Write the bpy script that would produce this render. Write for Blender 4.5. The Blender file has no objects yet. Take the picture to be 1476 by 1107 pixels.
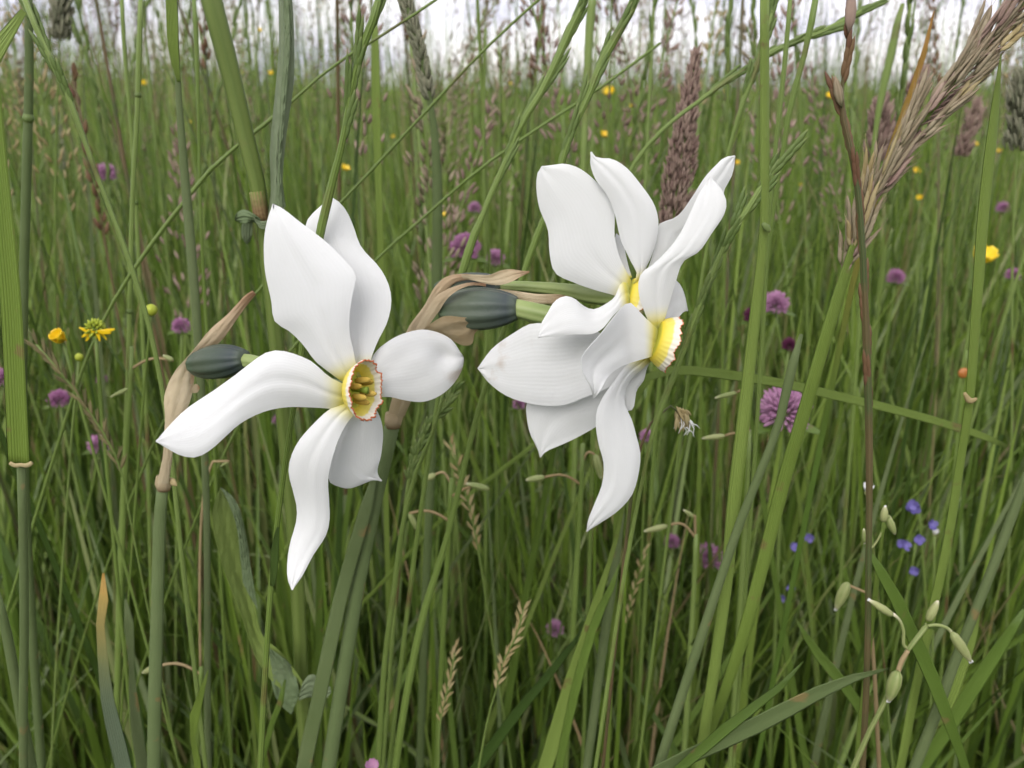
import bpy, math, random
import numpy as np
from mathutils import Vector, Matrix

rng = np.random.default_rng(11)
random.seed(5)
S = bpy.context.scene
C = S.collection

# ------------------------------------------------------------------ camera
PW, PH, F = 1476.0, 1107.0, 1228.0
PITCH = math.radians(19.0)
H = 0.45
CAM = np.array([0.0, 0.0, H])
FW = np.array([0, math.cos(PITCH), -math.sin(PITCH)])
UP = np.array([0, math.sin(PITCH), math.cos(PITCH)])
XR = np.array([1.0, 0, 0])
cd = bpy.data.cameras.new('camera')
cam = bpy.data.objects.new('camera', cd); C.objects.link(cam)
cam.location = CAM; cam.rotation_euler = (math.radians(90) - PITCH, 0, 0)
cd.sensor_width = 36; cd.lens = F / PW * 36
cd.clip_start = 0.005; cd.clip_end = 2000
cd.dof.use_dof = True; cd.dof.focus_distance = 0.156
cd.dof.aperture_fstop = 30
S.camera = cam

# ------------------------------------------------------------------ world and sun (bright overcast)
SUN_EL, SUN_AZ = math.radians(40), math.radians(198)     # azimuth clockwise from +Y: behind the camera, a little to the left
W = bpy.data.worlds.new('World'); S.world = W; W.use_nodes = True
wn, wl = W.node_tree.nodes, W.node_tree.links
bg = wn['Background']; bg.inputs['Strength'].default_value = 0.11
sky = wn.new('ShaderNodeTexSky'); sky.sky_type = 'NISHITA'; sky.sun_disc = False
sky.sun_elevation = SUN_EL; sky.sun_rotation = SUN_AZ; sky.dust_density = 2.0
tc = wn.new('ShaderNodeTexCoord'); mp = wn.new('ShaderNodeMapping'); mp.inputs['Scale'].default_value = (1.0, 1.0, 3.2)
nz = wn.new('ShaderNodeTexNoise'); nz.inputs['Scale'].default_value = 3.4; nz.inputs['Detail'].default_value = 7; nz.inputs['Roughness'].default_value = 0.55
nz2 = wn.new('ShaderNodeTexNoise'); nz2.inputs['Scale'].default_value = 5.0; nz2.inputs['Detail'].default_value = 5
cr = wn.new('ShaderNodeValToRGB'); cr.color_ramp.elements[0].position = 0.30; cr.color_ramp.elements[1].position = 0.52
cr.color_ramp.elements[0].color = (0.62, 0.62, 0.62, 1)
ct = wn.new('ShaderNodeValToRGB'); ct.color_ramp.elements[0].position = 0.36; ct.color_ramp.elements[1].position = 0.66
ct.color_ramp.elements[0].color = (4.7, 4.7, 5.6, 1); ct.color_ramp.elements[1].color = (8.0, 7.7, 7.6, 1)
mx = wn.new('ShaderNodeMix'); mx.data_type = 'RGBA'
wl.new(tc.outputs['Generated'], mp.inputs['Vector']); wl.new(mp.outputs['Vector'], nz.inputs['Vector']); wl.new(mp.outputs['Vector'], nz2.inputs['Vector'])
wl.new(nz.outputs['Fac'], cr.inputs['Fac']); wl.new(nz2.outputs['Fac'], ct.inputs['Fac'])
wl.new(cr.outputs['Color'], mx.inputs['Factor']); wl.new(sky.outputs['Color'], mx.inputs['A']); wl.new(ct.outputs['Color'], mx.inputs['B'])
wl.new(mx.outputs['Result'], bg.inputs['Color'])
sd = bpy.data.lights.new('sun', 'SUN'); sd.energy = 1.5; sd.angle = math.radians(38); sd.color = (1.0, 0.97, 0.92)
sun = bpy.data.objects.new('sun', sd); C.objects.link(sun)
sv = Vector((math.sin(SUN_AZ) * math.cos(SUN_EL), math.cos(SUN_AZ) * math.cos(SUN_EL), math.sin(SUN_EL)))
sun.rotation_euler = (-sv).to_track_quat('-Z', 'Y').to_euler(); sun.location = sv * 5

S.view_settings.view_transform = 'Standard'; S.view_settings.look = 'None'
S.view_settings.exposure = 0.88; S.view_settings.gamma = 1.0
S.render.engine = 'CYCLES'
S.cycles.max_bounces = 4; S.cycles.diffuse_bounces = 3; S.cycles.transmission_bounces = 3; S.cycles.glossy_bounces = 2
S.cycles.use_denoising = True; S.cycles.use_adaptive_sampling = True; S.cycles.adaptive_threshold = 0.03; S.cycles.adaptive_min_samples = 16; S.cycles.caustics_reflective = False; S.cycles.caustics_refractive = False

# ------------------------------------------------------------------ materials
MATS = {}
def material(name, c1, c2, rough=0.5, trans=0.0, spec=0.3, nscale=60.0, stripes=0.0, freq=18.0, bump=0.0, bscale=400.0,
             ramp=None, ramp_axis='v', var=0.12, spots=None, ribs=0.0, palette=None):
    """c1/c2 mottled by noise; ramp: [(pos, colour)] along the piece (v) replacing the mottled colour where alpha > 0"""
    m = bpy.data.materials.new(name); m.use_nodes = True
    n, l = m.node_tree.nodes, m.node_tree.links
    pr = n['Principled BSDF']; out = n['Material Output']
    at = n.new('ShaderNodeAttribute'); at.attribute_name = 'st'
    sp = n.new('ShaderNodeSeparateXYZ'); l.new(at.outputs['Vector'], sp.inputs[0])
    def math_(op, a, b=None, c=None):
        x = n.new('ShaderNodeMath'); x.operation = op
        for k, q in enumerate((a, b, c)):
            if q is None: continue
            if isinstance(q, (int, float)): x.inputs[k].default_value = q
            else: l.new(q, x.inputs[k])
        return x.outputs[0]
    def mix(f, a, b, blend='MIX'):
        x = n.new('ShaderNodeMix'); x.data_type = 'RGBA'; x.blend_type = blend
        for k, q in (('Factor', f), ('A', a), ('B', b)):
            if isinstance(q, (int, float)): x.inputs[k].default_value = q
            elif isinstance(q, tuple): x.inputs[k].default_value = (*q[:3], 1)
            else: l.new(q, x.inputs[k])
        return x.outputs['Result']
    g = n.new('ShaderNodeNewGeometry')
    no = n.new('ShaderNodeTexNoise'); no.inputs['Scale'].default_value = nscale; no.inputs['Detail'].default_value = 4
    l.new(g.outputs['Position'], no.inputs['Vector'])
    oi = n.new('ShaderNodeObjectInfo')
    r = math_('ADD', math_('MULTIPLY', sp.outputs[2], 1.0), math_('MULTIPLY', oi.outputs['Random'], 1.0))
    r = math_('FRACT', r)
    fac = math_('ADD', math_('MULTIPLY', no.outputs['Fac'], 0.9), math_('MULTIPLY', math_('SUBTRACT', r, 0.5), 1.0))
    cl = n.new('ShaderNodeClamp'); l.new(fac, cl.inputs[0])
    col = mix(cl.outputs[0], c1, c2)
    if palette:
        pl = n.new('ShaderNodeValToRGB'); pe = pl.color_ramp.elements
        while len(pe) < len(palette): pe.new(0.5)
        for e, (p_, c_) in zip(pe, palette): e.position = p_; e.color = (*c_, 1)
        l.new(r, pl.inputs['Fac'])
        col = mix(math_('MULTIPLY', no.outputs['Fac'], 0.22), pl.outputs['Color'], c2)
    if ramp:
        rp = n.new('ShaderNodeValToRGB'); els = rp.color_ramp.elements
        while len(els) < len(ramp): els.new(0.5)
        for e, (p_, c_) in zip(els, ramp):
            e.position = p_; e.color = c_ if len(c_) == 4 else (*c_, 1)
        src = sp.outputs[1]
        wob = math_('MULTIPLY', math_('SUBTRACT', no.outputs['Fac'], 0.5), 0.04)
        l.new(math_('ADD', src, wob), rp.inputs['Fac'])
        col = mix(rp.outputs['Alpha'], col, rp.outputs['Color'])
    if spots:
        c_, lo, hi, sc, vlo, vhi = spots
        ns = n.new('ShaderNodeTexNoise'); ns.inputs['Scale'].default_value = sc; ns.inputs['Detail'].default_value = 5
        l.new(g.outputs['Position'], ns.inputs['Vector'])
        mr = n.new('ShaderNodeMapRange'); mr.inputs['From Min'].default_value = lo; mr.inputs['From Max'].default_value = hi
        l.new(ns.outputs['Fac'], mr.inputs['Value'])
        mv = n.new('ShaderNodeMapRange'); mv.inputs['From Min'].default_value = vlo; mv.inputs['From Max'].default_value = vhi
        l.new(sp.outputs[1], mv.inputs['Value'])
        col = mix(math_('MULTIPLY', mr.outputs[0], mv.outputs[0]), col, c_)
    st = math_('SINE', math_('MULTIPLY', sp.outputs[0], freq))
    if stripes:
        f2 = math_('MULTIPLY', math_('ADD', math_('MULTIPLY', st, 0.5), 0.5), stripes)
        col = mix(f2, col, (0.6, 0.66, 0.42), 'OVERLAY') if False else mix(f2, col, c2)
    l.new(col, pr.inputs['Base Color'])
    pr.inputs['Roughness'].default_value = rough; pr.inputs['Specular IOR Level'].default_value = spec
    if bump or ribs:
        nb = n.new('ShaderNodeTexNoise'); nb.inputs['Scale'].default_value = bscale; nb.inputs['Detail'].default_value = 3
        l.new(g.outputs['Position'], nb.inputs['Vector'])
        bp = n.new('ShaderNodeBump'); bp.inputs['Strength'].default_value = 1.0; bp.inputs['Distance'].default_value = 0.00012
        l.new(math_('ADD', math_('MULTIPLY', nb.outputs['Fac'], bump), math_('MULTIPLY', st, ribs)), bp.inputs['Height'])
        l.new(bp.outputs[0], pr.inputs['Normal'])
    if trans:
        t = n.new('ShaderNodeBsdfTranslucent'); l.new(mix(0.0, col, col), t.inputs['Color'])
        ms = n.new('ShaderNodeMixShader'); ms.inputs[0].default_value = trans
        l.new(pr.outputs[0], ms.inputs[1]); l.new(t.outputs[0], ms.inputs[2]); l.new(ms.outputs[0], out.inputs['Surface'])
    MATS[name] = m
    return m

YG = [(0.0, (0.40, 0.42, 0.04, 1)), (0.03, (0.66, 0.58, 0.06, 1)), (0.07, (0.80, 0.75, 0.36, 0.7)), (0.14, (0.83, 0.83, 0.78, 0.0))]
material('petal', (0.82, 0.825, 0.83), (0.785, 0.79, 0.785), 0.6, 0.40, 0.2, 90, bump=0.12, bscale=1500, ramp=YG, ribs=0.05, freq=63, stripes=0.22)
material('petal_worn', (0.82, 0.825, 0.83), (0.775, 0.775, 0.765), 0.6, 0.40, 0.2, 90, bump=0.12, bscale=1500, ramp=YG, ribs=0.05, freq=63, stripes=0.22,
         spots=((0.46, 0.34, 0.24), 0.56, 0.68, 170, 0.62, 0.95))
material('corona', (0.78, 0.60, 0.03), (0.80, 0.66, 0.06), 0.5, 0.28, 0.25, 300, ribs=0.0,
         ramp=[(0.0, (0.40, 0.40, 0.05, 1)), (0.12, (0.74, 0.60, 0.05, 1)), (0.30, (0.81, 0.68, 0.11, 1)), (0.62, (0.82, 0.72, 0.18, 1)), (0.70, (0.82, 0.78, 0.66, 1)),
               (0.945, (0.82, 0.78, 0.68, 1)), (0.975, (0.72, 0.32, 0.18, 1)), (1.0, (0.66, 0.20, 0.09, 1))])
material('anther', (0.36, 0.24, 0.04), (0.50, 0.36, 0.09), 0.8, 0, 0.1, 900, bump=0.5, bscale=3000)
material('style', (0.22, 0.30, 0.04), (0.40, 0.46, 0.12), 0.6, 0.1, 0.2)
material('spathe', (0.50, 0.37, 0.21), (0.76, 0.66, 0.48), 0.85, 0.42, 0.05, 150, stripes=0.4, freq=70, bump=2.5, bscale=600, ribs=0.15,
         ramp=[(0.0, (0.40, 0.33, 0.17, 0.5)), (0.5, (0.5, 0.4, 0.25, 0.0)), (0.86, (0.40, 0.20, 0.09, 0.45)), (1.0, (0.34, 0.13, 0.045, 0.9))])
material('ovary', (0.050, 0.066, 0.040), (0.088, 0.106, 0.072), 0.5, 0, 0.35, 200, bump=0.5, bscale=1500,
         ramp=[(0.0, (0.06, 0.11, 0.05, 0.6)), (0.25, (0.04, 0.07, 0.05, 0)), (0.88, (0.022, 0.032, 0.048, 0.7)), (1.0, (0.03, 0.05, 0.05, 0.3))])
material('tube', (0.16, 0.21, 0.065), (0.27, 0.32, 0.13), 0.45, 0.1, 0.3, 150, stripes=0.5, freq=9, ribs=0.2,
         ramp=[(0.0, (0.34, 0.40, 0.16, 0.8)), (0.3, (0.2, 0.3, 0.1, 0.0))])
material('scape', (0.085, 0.125, 0.042), (0.135, 0.175, 0.075), 0.6, 0.05, 0.2, 90, stripes=0.25, freq=30, ribs=0.2, bump=0.5, spots=((0.20, 0.15, 0.06), 0.64, 0.70, 170, -1.0, 0.0))
material('glaucous', (0.094, 0.132, 0.046), (0.150, 0.188, 0.085), 0.6, 0.08, 0.2, 80, stripes=0.25, freq=34, ribs=0.2, bump=0.5, spots=((0.20, 0.15, 0.06), 0.64, 0.70, 170, -1.0, 0.0))
material('glaucous_yellow_tip', (0.095, 0.13, 0.075), (0.135, 0.17, 0.11), 0.5, 0.08, 0.35, 80, stripes=0.3, freq=22, ribs=0.4,
         ramp=[(0.0, (0.52, 0.27, 0.05, 1)), (0.02, (0.50, 0.35, 0.10, 1)), (0.07, (0.24, 0.25, 0.09, 0.9)), (0.12, (0.1, 0.15, 0.08, 0.0))])
material('blade', (0.090, 0.158, 0.022), (0.158, 0.244, 0.046), 0.42, 0.30, 0.45, 50, stripes=0.4, freq=26, ribs=0.4, bump=0.1, spots=((0.20, 0.15, 0.06), 0.64, 0.70, 170, -1.0, 0.0))
material('blade_light', (0.155, 0.232, 0.036), (0.236, 0.322, 0.075), 0.45, 0.3, 0.35, 50, stripes=0.4, freq=26, ribs=0.4, bump=0.1, spots=((0.20, 0.15, 0.06), 0.64, 0.70, 170, -1.0, 0.0))
material('blade_dark', (0.042, 0.082, 0.014), (0.072, 0.120, 0.026), 0.45, 0.2, 0.35, 50, stripes=0.4, freq=26, ribs=0.4)
material('blade_orange_tip', (0.115, 0.205, 0.030), (0.180, 0.285, 0.060), 0.45, 0.3, 0.35, 50, stripes=0.4, freq=26, ribs=0.4,
         ramp=[(0.0, (0.55, 0.25, 0.06, 1)), (0.10, (0.42, 0.26, 0.06, 0.8)), (0.25, (0.2, 0.28, 0.06, 0.0))])
material('culm', (0.110, 0.168, 0.030), (0.178, 0.242, 0.068), 0.45, 0.05, 0.35, 60, stripes=0.35, freq=10, ribs=0.3,
         spots=((0.10, 0.045, 0.025), 0.60, 0.72, 45, -1.0, 0.0))
material('culm_brown', (0.085, 0.075, 0.030), (0.130, 0.090, 0.045), 0.5, 0.03, 0.3, 90, stripes=0.35, freq=10, ribs=0.3,
         spots=((0.055, 0.085, 0.028), 0.48, 0.60, 40, -1.0, 0.0))
material('herb_stem', (0.105, 0.150, 0.032), (0.150, 0.195, 0.055), 0.5, 0.04, 0.3, 60, stripes=0.5, freq=7, ribs=0.6, bump=0.15,
         spots=((0.16, 0.075, 0.045), 0.60, 0.75, 60, -1.0, 0.0))
material('herb_leaf', (0.170, 0.235, 0.050), (0.215, 0.280, 0.080), 0.55, 0.2, 0.3, 70, bump=3, bscale=420)
material('herb_leaf_under', (0.135, 0.185, 0.090), (0.205, 0.250, 0.150), 0.65, 0.2, 0.2, 90, bump=5, bscale=300, ribs=0.6, freq=12)
material('torn_sheath', (0.13, 0.075, 0.040), (0.21, 0.15, 0.07), 0.75, 0, 0.2, 700, stripes=0.8, freq=16, bump=3, bscale=900,
         ramp=[(0.0, (0.12, 0.17, 0.04, 1)), (0.4, (0.14, 0.15, 0.05, 0.6)), (0.6, (0.2, 0.1, 0.05, 0.0))])
material('husk', (0.23, 0.18, 0.115), (0.37, 0.31, 0.215), 0.6, 0.2, 0.2, 200, stripes=0.5, freq=8,
         ramp=[(0.0, (0.1, 0.15, 0.04, 0.5)), (0.55, (0.2, 0.2, 0.1, 0)), (1.0, (0.26, 0.11, 0.09, 0.5))])
material('husk_green', (0.085, 0.140, 0.030), (0.150, 0.205, 0.065), 0.5, 0.2, 0.3, 200, stripes=0.4, freq=6,
         ramp=[(0.0, (0.1, 0.15, 0.04, 0.4)), (0.7, (0.15, 0.2, 0.06, 0)), (1.0, (0.30, 0.30, 0.12, 0.7))])
material('husk_brown', (0.12, 0.055, 0.035), (0.16, 0.10, 0.05), 0.55, 0.1, 0.25, 200, stripes=0.4, freq=6)
material('husk_purple', (0.19, 0.115, 0.10), (0.40, 0.30, 0.24), 0.65, 0.2, 0.2, 300, stripes=0.3, freq=6)
material('husk_straw', (0.34, 0.26, 0.12), (0.48, 0.40, 0.22), 0.65, 0.3, 0.2, 300, stripes=0.3, freq=6)
material('husk_dark', (0.075, 0.070, 0.030), (0.20, 0.17, 0.08), 0.6, 0.2, 0.2, 200, stripes=0.5, freq=8)
material('foxtail', (0.17, 0.18, 0.115), (0.28, 0.27, 0.19), 0.75, 0.15, 0.15, 600)
material('dry', (0.24, 0.17, 0.08), (0.38, 0.29, 0.16), 0.7, 0.2, 0.2, 100, stripes=0.4)
material('butter_petal', (0.80, 0.54, 0.012), (0.84, 0.64, 0.03), 0.28, 0.2, 0.5, 200)
material('butter_head', (0.26, 0.34, 0.03), (0.40, 0.44, 0.05), 0.5, 0.1, 0.3, 600)
material('clover_floret', (0.40, 0.16, 0.32), (0.60, 0.37, 0.52), 0.6, 0.3, 0.2, 300, ramp=[(0.0, (0.5, 0.35, 0.42, 0.6)), (0.4, (0.5, 0.25, 0.45, 0)), (1.0, (0.33, 0.08, 0.27, 0.4))])
material('clover_dark', (0.085, 0.02, 0.05), (0.16, 0.035, 0.09), 0.6, 0.2, 0.2, 300)
material('white_petal', (0.80, 0.80, 0.80), (0.76, 0.77, 0.76), 0.5, 0.3, 0.2, 200)
material('blue_petal', (0.13, 0.11, 0.32), (0.22, 0.19, 0.46), 0.5, 0.25, 0.2, 200)
material('capsule', (0.20, 0.26, 0.08), (0.36, 0.38, 0.17), 0.5, 0.2, 0.3, 300, stripes=0.5, freq=7, bump=0.3, bscale=1800,
         ramp=[(0.0, (0.15, 0.2, 0.06, 0.5)), (0.6, (0.3, 0.32, 0.13, 0)), (0.9, (0.62, 0.58, 0.42, 0.8)), (1.0, (0.75, 0.68, 0.55, 1))])
material('grass_mass', (0.090, 0.140, 0.026), (0.170, 0.250, 0.050), 0.42, 0.38, 0.5, 9, palette=[(0.0, (0.030, 0.057, 0.010)), (0.2, (0.064, 0.114, 0.016)), (0.45, (0.113, 0.187, 0.024)), (0.66, (0.171, 0.259, 0.036)), (0.82, (0.252, 0.338, 0.075)), (0.90, (0.161, 0.213, 0.095)), (0.95, (0.321, 0.343, 0.13)), (0.975, (0.26, 0.20, 0.10)), (1.0, (0.17, 0.12, 0.06))],
         spots=((0.30, 0.20, 0.09), 0.66, 0.74, 30, 0.3, 1.0))
material('grass_heads', (0.13, 0.085, 0.065), (0.22, 0.19, 0.11), 0.65, 0.2, 0.2, 40)
material('shell', (0.36, 0.13, 0.03), (0.50, 0.22, 0.06), 0.3, 0.1, 0.5, 300)
material('insect', (0.03, 0.015, 0.01), (0.05, 0.02, 0.012), 0.4, 0, 0.4, 300)
material('soil', (0.030, 0.024, 0.014), (0.050, 0.075, 0.022), 0.95, 0, 0.1, 25, bump=2.0, bscale=120)

# ------------------------------------------------------------------ geometry helpers
def ray(px, py):
    return FW + (px - PW / 2) / F * XR - (py - PH / 2) / F * UP
def P(px, py, Y):
    """the point of the picture ray through (px, py) that lies on the upright plane y = Y"""
    d = ray(px, py)
    return CAM + d * (Y / d[1])
def wid(p, w):
    return w * float(np.dot(p - CAM, FW)) / F
def unit(v):
    v = np.asarray(v, float); return v / (np.linalg.norm(v) + 1e-12)

def smooth(pts, n):
    """Catmull-Rom through pts (any dimension), n samples evenly by length of the first columns"""
    p = np.asarray(pts, float)
    if len(p) == 2:
        t = np.linspace(0, 1, n)[:, None]; return p[0] * (1 - t) + p[1] * t
    h = np.sqrt(np.linalg.norm(np.diff(p[:, :min(3, p.shape[1])], axis=0), axis=1)) + 1e-9          # centripetal spacing
    dv = np.diff(p, axis=0) / h[:, None]; m = np.empty_like(p)
    m[1:-1] = (dv[:-1] * h[1:, None] + dv[1:] * h[:-1, None]) / (h[:-1] + h[1:])[:, None]; m[0] = 1.5 * dv[0] - .5 * m[1]; m[-1] = 1.5 * dv[-1] - .5 * m[-2]
    out = []
    t = np.linspace(0, 1, 12, endpoint=False)[:, None]
    for i in range(len(p) - 1):
        out.append((2 * t ** 3 - 3 * t ** 2 + 1) * p[i] + (t ** 3 - 2 * t ** 2 + t) * h[i] * m[i] + (-2 * t ** 3 + 3 * t ** 2) * p[i + 1] + (t ** 3 - t ** 2) * h[i] * m[i + 1])
    o = np.vstack(out + [p[-1:]])
    L = np.concatenate([[0], np.cumsum(np.linalg.norm(np.diff(o[:, :min(3, o.shape[1])], axis=0), axis=1))])
    s = np.linspace(0, L[-1], n)
    return np.stack([np.interp(s, L, o[:, k]) for k in range(o.shape[1])], 1)

class MB:
    def __init__(s): s.v, s.f, s.a, s.n = [], [], [], 0
    def add(s, v, f, a):
        s.v.append(np.asarray(v, float)); s.a.append(np.asarray(a, float)); s.f += [tuple(int(i) + s.n for i in q) for q in f]; s.n += len(v)
    def tube(s, pts, r, sides=8, flat=1.0, fold=0.0, twist=None, V=(0, -1, 0), rnd=0.0, v0=0.0, v1=1.0, rib=0.0, nrib=6):
        """swept section: half-width r across, r*flat deep; fold lifts the two edges"""
        pts = np.asarray(pts, float); n = len(pts); r = np.broadcast_to(np.asarray(r, float), (n,))
        tw = np.zeros(n) if twist is None else np.broadcast_to(np.asarray(twist, float), (n,))
        tan = np.gradient(pts, axis=0); tan /= np.linalg.norm(tan, axis=1)[:, None] + 1e-12
        lat = np.cross(tan, np.asarray(V, float)); lat /= np.linalg.norm(lat, axis=1)[:, None] + 1e-12
        nor = np.cross(lat, tan)
        la = lat * np.cos(tw)[:, None] + nor * np.sin(tw)[:, None]; no = -lat * np.sin(tw)[:, None] + nor * np.cos(tw)[:, None]
        th = np.linspace(0, 2 * math.pi, sides, endpoint=False)
        rr = 1 + rib * np.cos(nrib * th)
        c, sn = np.cos(th) * rr, np.sin(th) * rr
        v = pts[:, None] + la[:, None] * (r[:, None] * c)[..., None] + no[:, None] * (r[:, None] * (sn * flat + fold * np.abs(c)))[..., None]
        vv = np.linspace(v0, v1, n)
        a = np.stack([np.broadcast_to(c, (n, sides)), np.broadcast_to(vv[:, None], (n, sides)), np.full((n, sides), rnd)], -1)
        f = [(i * sides + k, i * sides + (k + 1) % sides, (i + 1) * sides + (k + 1) % sides, (i + 1) * sides + k) for i in range(n - 1) for k in range(sides)]
        f += [tuple(range(sides))[::-1], tuple((n - 1) * sides + k for k in range(sides))]
        s.add(v.reshape(-1, 3), f, a.reshape(-1, 3)); return s
    def lens(s, p, d, L, w, sides=5, flat=0.7, V=(0, -1, 0), rnd=0.0, prof=((0, .12), (.25, .85), (.5, 1), (.78, .62), (1, .05))):
        d = unit(d); pts = [np.asarray(p) + d * L * t for t, _ in prof]
        return s.tube(pts, [w * .5 * k for _, k in prof], sides, flat, V=V, rnd=rnd)
    def build(s, name, mat, parent=None, origin=None, smooth_=True, kind=None):
        me = bpy.data.meshes.new(name)
        v = np.vstack(s.v); o = np.zeros(3)
        if parent is not None: o = np.array(parent.get('_o', (0, 0, 0)), float)
        elif origin is not None: o = np.array(origin, float)
        me.from_pydata((v - o).tolist(), [], s.f)
        at = me.attributes.new('st', 'FLOAT_VECTOR', 'POINT'); at.data.foreach_set('vector', np.vstack(s.a).astype(np.float32).ravel())
        if smooth_: me.polygons.foreach_set('use_smooth', [True] * len(me.polygons))
        me.materials.append(MATS[mat]); me.update()
        ob = bpy.data.objects.new(name, me); C.objects.link(ob)
        if parent is not None: ob.parent = parent; ob['_o'] = [float(x) for x in o]
        else: ob.location = o
        if kind: ob['kind'] = kind
        return ob

def thing(name, label, cat, loc, group=None):
    o = bpy.data.objects.new(name, None); C.objects.link(o); o.empty_display_size = 0.01
    o.location = [float(x) for x in loc]; o['_o'] = [float(x) for x in loc]
    o['label'] = label; o['category'] = cat; o['kind'] = 'thing'
    if group: o['group'] = group
    return o

def place(me, name, parent, p, d, size, width=None, V=(0, -1, 0), spin=0.0):
    """a shared piece (unit length along +Z) set at p, pointing along d"""
    ob = bpy.data.objects.new(name, me); C.objects.link(ob); ob.parent = parent
    d = unit(d); x = np.cross(d, V); x = unit(x); y = np.cross(d, x)
    x2 = x * math.cos(spin) + y * math.sin(spin); y2 = np.cross(d, x2)
    w = width or size
    M = Matrix(((x2[0] * w, y2[0] * w, d[0] * size, 0), (x2[1] * w, y2[1] * w, d[1] * size, 0), (x2[2] * w, y2[2] * w, d[2] * size, 0), (0, 0, 0, 1)))
    q = np.asarray(p) - np.array(parent['_o'])
    ob.matrix_basis = Matrix.Translation(Vector(q)) @ M
    ob['_o'] = parent['_o']
    return ob

def path3(px, Y, lean=0.0, n=60, ground=True):
    """picture polyline [(x, y, width)] on the plane y = Y (leaning by lean m per m of drop) -> points and half-widths, led down to the ground"""
    pts = []
    z0 = None
    for q in px:
        p = P(q[0], q[1], Y)
        if z0 is None: z0 = p[2]
        p = P(q[0], q[1], Y + lean * (z0 - p[2]))
        pts.append([*p, wid(p, q[2]) / 2])
    if ground:
        a, b = np.array(pts[-2]), np.array(pts[-1])
        d = unit(b[:3] - a[:3]); h = b[2]
        k = np.clip(d[0] / max(-d[2], 0.25), -0.5, 0.5)
        pts.append([b[0] + k * h * 0.45, b[1] + 0.01 * lean, h * 0.45, b[3]])
        pts.append([b[0] + k * h * 0.62, b[1] + 0.02 * lean, -0.004, b[3] * 1.05])
    global FRAC
    o = smooth(pts, n)
    FRAC = float(np.argmin(np.linalg.norm(o[:, :3] - np.array(pts[-3][:3] if ground else pts[-1][:3]), axis=1))) / (n - 1)
    return o[:, :3], o[:, 3]

def loft(L, R, prof, Y0, name, mat, parent, nu=26, nv=15, thick=0.0003, ruff=0.0, seed=0, crease=0.0, groove=None, bulge=0.20, crinkle=0.0):
    """a petal or leaf between its two traced edges (base -> tip); prof: [(t, left, middle, right)] depth in mm behind Y0"""
    l, r = smooth(L, nu), smooth(R, nu)
    if np.linalg.norm(l[-1] - r[-1]) < 1: r[-1] = l[-1] + 0.2
    pr = np.array(prof, float); t = np.linspace(0, 1, nu)
    pr[:, 2] = (pr[:, 1] + pr[:, 3]) / 2 + (pr[:, 2] - (pr[:, 1] + pr[:, 3]) / 2) * bulge
    lp = smooth(pr, 60); dl, dm, dr = (np.interp(t, lp[:, 0], lp[:, k]) for k in (1, 2, 3))
    rs = np.random.default_rng(seed + 100); ph = rs.random(6) * 6.28
    v, a = [], []
    for i in range(nu):
        for j in range(nv):
            s = j / (nv - 1)
            q = l[i] * (1 - s) + r[i] * s
            dy = dl[i] * (1 - s) * (1 - 2 * s) + dm[i] * 4 * s * (1 - s) + dr[i] * s * (2 * s - 1)
            e = abs(2 * s - 1)
            dy += .65 * ruff * (e ** 1.5 * math.sin(t[i] * 9 + ph[0] + s * 3) + 0.5 * math.sin(t[i] * 5 + ph[1] + s * 7) * math.sin(s * 9 + ph[2])) * min(1, t[i] * 3)
            dy += .55 * crease * math.exp(-((s - 0.5) / 0.07) ** 2) * (1 - t[i] * 0.6)
            if crinkle: dy += crinkle * (math.sin(t[i] * 62 + 5 * math.sin(s * 11 + ph[3])) * math.sin(s * 14 + ph[4]) + .5 * math.sin(t[i] * 95 + s * 21 + ph[5]))
            if groove: dy += groove[0] * math.exp(-((t[i] - groove[1]) / groove[3]) ** 2 - ((s - groove[2]) / groove[4]) ** 2)
            v.append(P(q[0], q[1], Y0 + dy * 0.001)); a.append((2 * s - 1, t[i], 0.0))
    v = np.array(v).reshape(nu, nv, 3)
    gu, gv = np.gradient(v, axis=0), np.gradient(v, axis=1)
    nn = np.cross(gu, gv); nn /= np.linalg.norm(nn, axis=2)[..., None] + 1e-12
    edge = np.minimum(1, np.minimum(np.arange(nv), np.arange(nv)[::-1]) / 2.0)[None, :, None] * 0.75 + 0.25
    fr, bk = v + nn * thick / 2 * edge, v - nn * thick / 2 * edge
    N = nu * nv; f = []
    for i in range(nu - 1):
        for j in range(nv - 1):
            k = i * nv + j
            f.append((k, k + 1, k + nv + 1, k + nv)); f.append((N + k, N + k + nv, N + k + nv + 1, N + k + 1))
    rim = [j for j in range(nv)] + [i * nv + nv - 1 for i in range(1, nu)] + [(nu - 1) * nv + j for j in range(nv - 2, -1, -1)] + [i * nv for i in range(nu - 2, 0, -1)]
    for k in range(len(rim)):
        q = (k + 1) % len(rim); f.append((2 * N + k, 2 * N + len(rim) + k, 2 * N + len(rim) + q, 2 * N + q))
    fr, bk, a = fr.reshape(-1, 3), bk.reshape(-1, 3), np.array(a)
    m = MB(); m.add(np.vstack([fr, bk, fr[rim], bk[rim]]), f, np.vstack([a, a, a[rim], a[rim]]))
    return m.build(name, mat, parent)

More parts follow.
